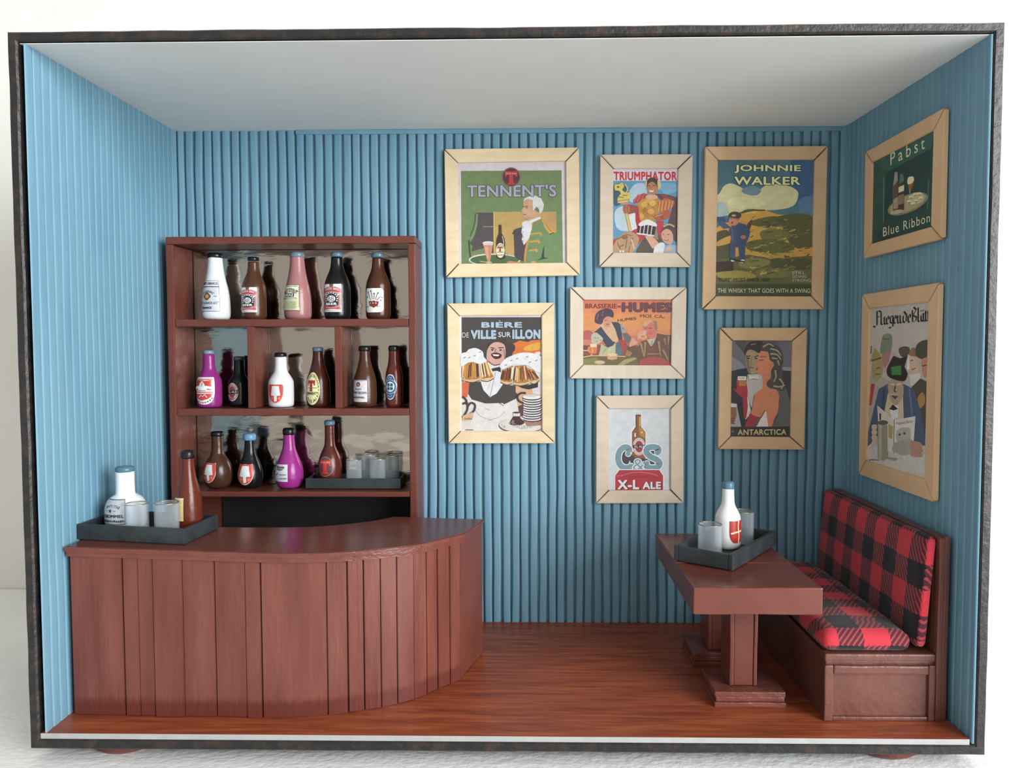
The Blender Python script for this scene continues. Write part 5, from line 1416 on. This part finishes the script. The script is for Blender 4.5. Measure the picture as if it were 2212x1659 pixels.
def pr_fliegende(a):
    a.rect(60, 100, 620, 1600, 'b0aaa2')
    a.poly([(128, 1200), (500, 1300), (510, 1480), (128, 1340)], 'bdb8b0')
    W = 13
    x, S = 176, -0.04
    def y(px): return 340 + S * (px - 170)
    def let(st):
        a.nib([[(px, y(px) + py) for px, py in q] for q in st], W, '2a2826')
    B_, T_, U_ = -6, -62, -108                     # foot, x-height, ascender
    def minim(px): return [[(px - 4, T_ + 8), (px + 2, T_), (px + 2, B_ - 8), (px + 10, B_)]]
    let([[(178, U_ + 26), (205, U_), (222, U_ + 8)], [(196, U_), (196, B_), (184, B_ + 14), (172, B_ + 4)], [(196, T_), (214, T_ - 6)]])
    let([[(222, U_ + 10), (222, B_ - 6), (232, B_)]])
    let(minim(240)); let([[(240, T_ - 22), (246, T_ - 28)]])
    for ex in (256, 322 + 34): pass
    def e(px): let([[(px, T_ + 8), (px, B_ - 10), (px + 8, B_), (px + 18, B_ - 10)], [(px, T_ + 4), (px + 12, T_ - 4), (px + 14, T_ + 20), (px, T_ + 34)]])
    def gg(px): let([[(px, T_ + 4), (px, B_ - 14), (px + 10, B_ - 4), (px + 16, B_ - 14)], [(px, T_ + 2), (px + 16, T_ - 2), (px + 16, B_ + 18), (px + 4, B_ + 30), (px - 8, B_ + 22)]])
    e(256)
    gg(280); e(302)
    let(minim(324)); let(minim(340)); let([[(324, T_ + 6), (340, T_ - 2)]])
    let([[(362, T_ + 4), (360, B_ - 14), (370, B_), (380, B_ - 12), (382, T_), (366, T_ - 26), (354, T_ - 18)]])
    e(392)
    let([[(418, U_ + 16), (420, B_ - 4)], [(408, U_ + 10), (426, U_ - 6), (442, U_ + 14), (424, T_ + 6)], [(424, T_ + 8), (444, T_ + 22), (440, B_ - 10), (420, B_), (408, B_ + 12)]])
    let([[(454, U_), (454, B_ - 6), (462, B_)]])
    let([[(472, T_ + 12), (472, B_ - 12), (480, B_)], [(472, T_ + 6), (486, T_ - 2), (486, B_ - 6), (494, B_)]]); let([[(470, T_ - 22), (474, T_ - 18)], [(484, T_ - 24), (488, T_ - 20)]])
    let([[(500, T_ - 20), (500, B_ - 6), (508, B_)], [(494, T_), (510, T_ - 4)]]); let([[(516, T_ - 20), (516, B_ - 6), (524, B_)], [(510, T_), (526, T_ - 4)]])
    # onlookers behind
    a.poly([(150, 690), (210, 700), (270, 740), (190, 1200), (128, 1210), (128, 900)], 'a39b90'); a.line([(168, 760), (150, 920)], 26, 'a8383e', False, 14)
    a.blob([(165, 600), (190, 570), (225, 590), (235, 660), (215, 720), (180, 740), (160, 680)], '9d8c62', 5); a.poly([(150, 600), (178, 495), (215, 540), (222, 580)], '9a8a52'); a.line([(160, 590), (225, 570)], 10, '5a5038'); a.line([(190, 650), (215, 640)], 6, '4a4030'); a.line([(185, 690), (215, 690)], 6, '5a4a38'); a.line([(160, 480), (155, 540)], 8, '6a6258', True)
    a.blob([(215, 520), (235, 410), (285, 405), (292, 460), (280, 530), (230, 545)], '77806a', 5); a.line([(228, 430), (275, 440)], 6, '52584a'); a.blob([(230, 545), (290, 530), (320, 560), (290, 640), (240, 640)], 'a2786f', 5); a.poly([(285, 520), (330, 560), (300, 660), (240, 660), (270, 600)], 'b2989a')
    a.blob([(395, 570), (430, 510), (460, 560), (462, 660), (440, 710), (405, 690)], 'c0a593', 5); a.poly([(385, 600), (400, 545), (402, 660), (385, 665)], 'd6d0c8'); a.blob([(395, 545), (425, 505), (465, 545), (450, 570), (410, 565)], '8a6a4e', 4); a.poly([(400, 700), (470, 690), (470, 780), (410, 780)], 'c8c2ba'); a.line([(408, 600), (425, 595)], 6, '4a3830'); a.line([(415, 665), (440, 655)], 7, '8a4a40')
    a.blob([(440, 560), (445, 490), (490, 455), (530, 470), (530, 570), (480, 590)], '454a38', 5); a.blob([(475, 610), (500, 580), (525, 590), (525, 700), (490, 720)], 'b47c64', 4); a.line([(480, 640), (510, 635)], 7, '4a3028')
    a.poly([(415, 790), (470, 730), (525, 760), (520, 1180), (440, 1200)], '4a453c'); a.blob([(450, 880), (480, 830), (500, 870), (490, 930), (445, 950)], 'a07c44', 4)
    # reader with a black hat and a blue coat
    a.poly([(205, 800), (270, 760), (370, 770), (430, 810), (470, 960), (505, 1180), (505, 1230), (420, 1180), (200, 1150), (130, 1230), (135, 1120)], '46556b'); a.line([(240, 800), (230, 960)], 14, '36445a'); a.line([(400, 800), (420, 1000)], 12, '5c6e86')
    a.poly([(265, 830), (360, 830), (365, 1030), (330, 1060), (240, 980)], 'c0b090'); a.poly([(275, 930), (330, 925), (330, 1010), (290, 1030)], 'cfd0d4'); a.poly([(272, 950), (295, 915), (330, 950), (300, 960)], '302c2a')
    a.blob([(265, 760), (300, 730), (355, 750), (362, 850), (320, 920), (280, 880)], 'a5917c', 5); a.line([(285, 765), (305, 770)], 12, 'c8bca8'); a.line([(325, 770), (350, 765)], 12, 'c8bca8'); a.line([(312, 780), (305, 820), (320, 822)], 9, '4a3a30'); a.poly([(285, 850), (330, 855), (310, 880)], '5a3a34'); a.line([(280, 840), (335, 842)], 9, 'b8a690')
    a.poly([(262, 640), (300, 560), (345, 580), (390, 560), (370, 640), (390, 690), (370, 740), (280, 720), (258, 670)], '2e2c2a'); a.blob([(262, 650), (310, 690), (385, 680), (370, 745), (300, 730), (262, 700)], '2a2826', 4); a.poly([(285, 640), (350, 630), (350, 700), (290, 700)], '3f7a44'); a.blob([(335, 510), (365, 495), (400, 505), (395, 550), (360, 570), (340, 550)], '5a4a44', 4)
    # newspaper, stein and hands
    a.poly([(195, 920), (305, 1030), (300, 1290), (210, 1230)], 'c6bfb4'); a.poly([(305, 1032), (440, 1005), (430, 1180), (410, 1300), (300, 1285)], 'ccc6bc'); a.text('Fliegende Blatter', 318, 1046, 425, 1074, '3a3834', 0.0, slope=-0.14); a.line([(305, 1030), (300, 1285)], 5, '6a645c')
    a.blob([(320, 1110), (400, 1090), (405, 1180), (330, 1200)], 'a8a298', 4); a.ell(340, 1140, 7, 9, '4a4640'); a.ell(370, 1132, 7, 9, '4a4640'); a.blob([(310, 1200), (420, 1180), (400, 1290), (300, 1270)], '9a958c', 4)
    a.poly([(268, 1060), (298, 1080), (292, 1180), (268, 1160)], 'a89458')
    a.poly([(200, 1050), (262, 1070), (262, 1320), (230, 1335), (196, 1315)], '8d8876'); a.poly([(205, 1060), (225, 1065), (222, 1330), (205, 1322)], 'a8a48e'); a.ell(232, 1050, 34, 18, '5c5a4c', 16); a.line([(215, 1030), (215, 980)], 10, '3a3834')
    for k in range(4): a.blob([(160, 1070 + k * 40), (190, 1065 + k * 40), (192, 1095 + k * 40), (165, 1105 + k * 40)], 'c0ab9a', 4)
    for k in range(3): a.blob([(410, 1190 + k * 40), (470, 1200 + k * 38), (480, 1235 + k * 36), (415, 1225 + k * 38)], 'a97f6c', 4)
    a.poly([(265, 1310), (330, 1320), (310, 1335), (262, 1325)], '8f8a82'); a.text('U.NIEMEYER', 140, 1312, 205, 1332, '5a5650', 0.0, slope=0.2) if False else scribble(a, 140, 205, 1330, 14, 6, '5a5650', 2)

YW = 1.0025                                     # ridge tops of the back lining
def back_poster(x0, x1, z0, z1, *args, **kw):
    return poster(((x0 + x1) / 2, YW, (z0 + z1) / 2), 0.0, x1 - x0, z1 - z0, *args, **kw)
back_poster(-0.272, 0.306, 1.577, 2.122, (0.055, 0.055, 0.055, 0.056), M['pine'], [(215, 215), (1560, 205), (1550, 1460), (225, 1475)], 0.8, pr_tennents,
            'pale wood framed green poster reading TENNENTS with a man in a green coat', roll=-0.008)
back_poster(0.395, 0.788, 1.615, 2.094, (0.057, 0.061, 0.060, 0.060), M['birch'], [(280, 272), (1135, 270), (1122, 1380), (268, 1385)], 0.98, pr_triumphator,
            'framed TRIUMPHATOR poster of a man in gold armour with beer mugs', roll=0.004)
back_poster(0.840, 1.360, 1.432, 2.124, (0.055, 0.054, 0.056, 0.055), M['honey'], [(190, 190), (1095, 188), (1070, 1475), (172, 1475)], 1.45, pr_walker,
            'large framed poster reading JOHNNIE WALKER above golden golf links', roll=0.006)
back_poster(-0.264, 0.201, 0.853, 1.462, (0.052, 0.056, 0.052, 0.052), M['pine'], [(205, 195), (1100, 190), (1105, 1450), (215, 1460)], 0.82, pr_biere,
            'pale wood framed BIERE poster of a laughing waiter carrying foaming mugs', roll=-0.004)
back_poster(0.267, 0.768, 1.133, 1.529, (0.057, 0.062, 0.054, 0.058), M['cream_wood'], [(305, 290), (1745, 290), (1720, 1325), (325, 1345)], 0.9, pr_humes,
            'wide cream framed orange poster reading BRASSERIE HUMES with two people', roll=0.006)
back_poster(0.382, 0.762, 0.589, 1.060, (0.054, 0.056, 0.056, 0.057), M['birch'], [(265, 265), (1130, 260), (1120, 1385), (265, 1385)], 0.9, pr_xl,
            'framed white poster reading X-L ALE with a brown bottle', roll=-0.004)
back_poster(0.913, 1.286, 0.826, 1.352, (0.053, 0.062, 0.055, 0.054), M['honey'], [(270, 240), (1000, 240), (985, 1415), (252, 1405)], 1.35, pr_antarctica,
            'framed ANTARCTICA poster of a couple embracing', roll=0.006)
XW = 1.4490
def right_poster(y0, y1, z0, z1, *args, **kw):
    return poster((XW, (y0 + y1) / 2, (z0 + z1) / 2), -PI / 2 + 0.0115, y1 - y0, z1 - z0, *args, **kw)
right_poster(0.206, 0.766, 1.622, 2.044, (0.060, 0.062, 0.055, 0.050), M['honey'], [(215, 585), (785, 290), (765, 1290), (195, 1450)], 1.35, pr_pabst,
             'small framed dark green Pabst Blue Ribbon poster high on the right wall', th=0.018, rec=0.0065)
right_poster(0.213, 0.769, 0.752, 1.480, (0.060, 0.062, 0.060, 0.066), M['honey'], [(155, 210), (527, 185), (505, 1475), (128, 1335)], 1.35, pr_fliegende,
             'tall framed poster of a man in a black hat reading, above the bench', th=0.018, rec=0.0065)
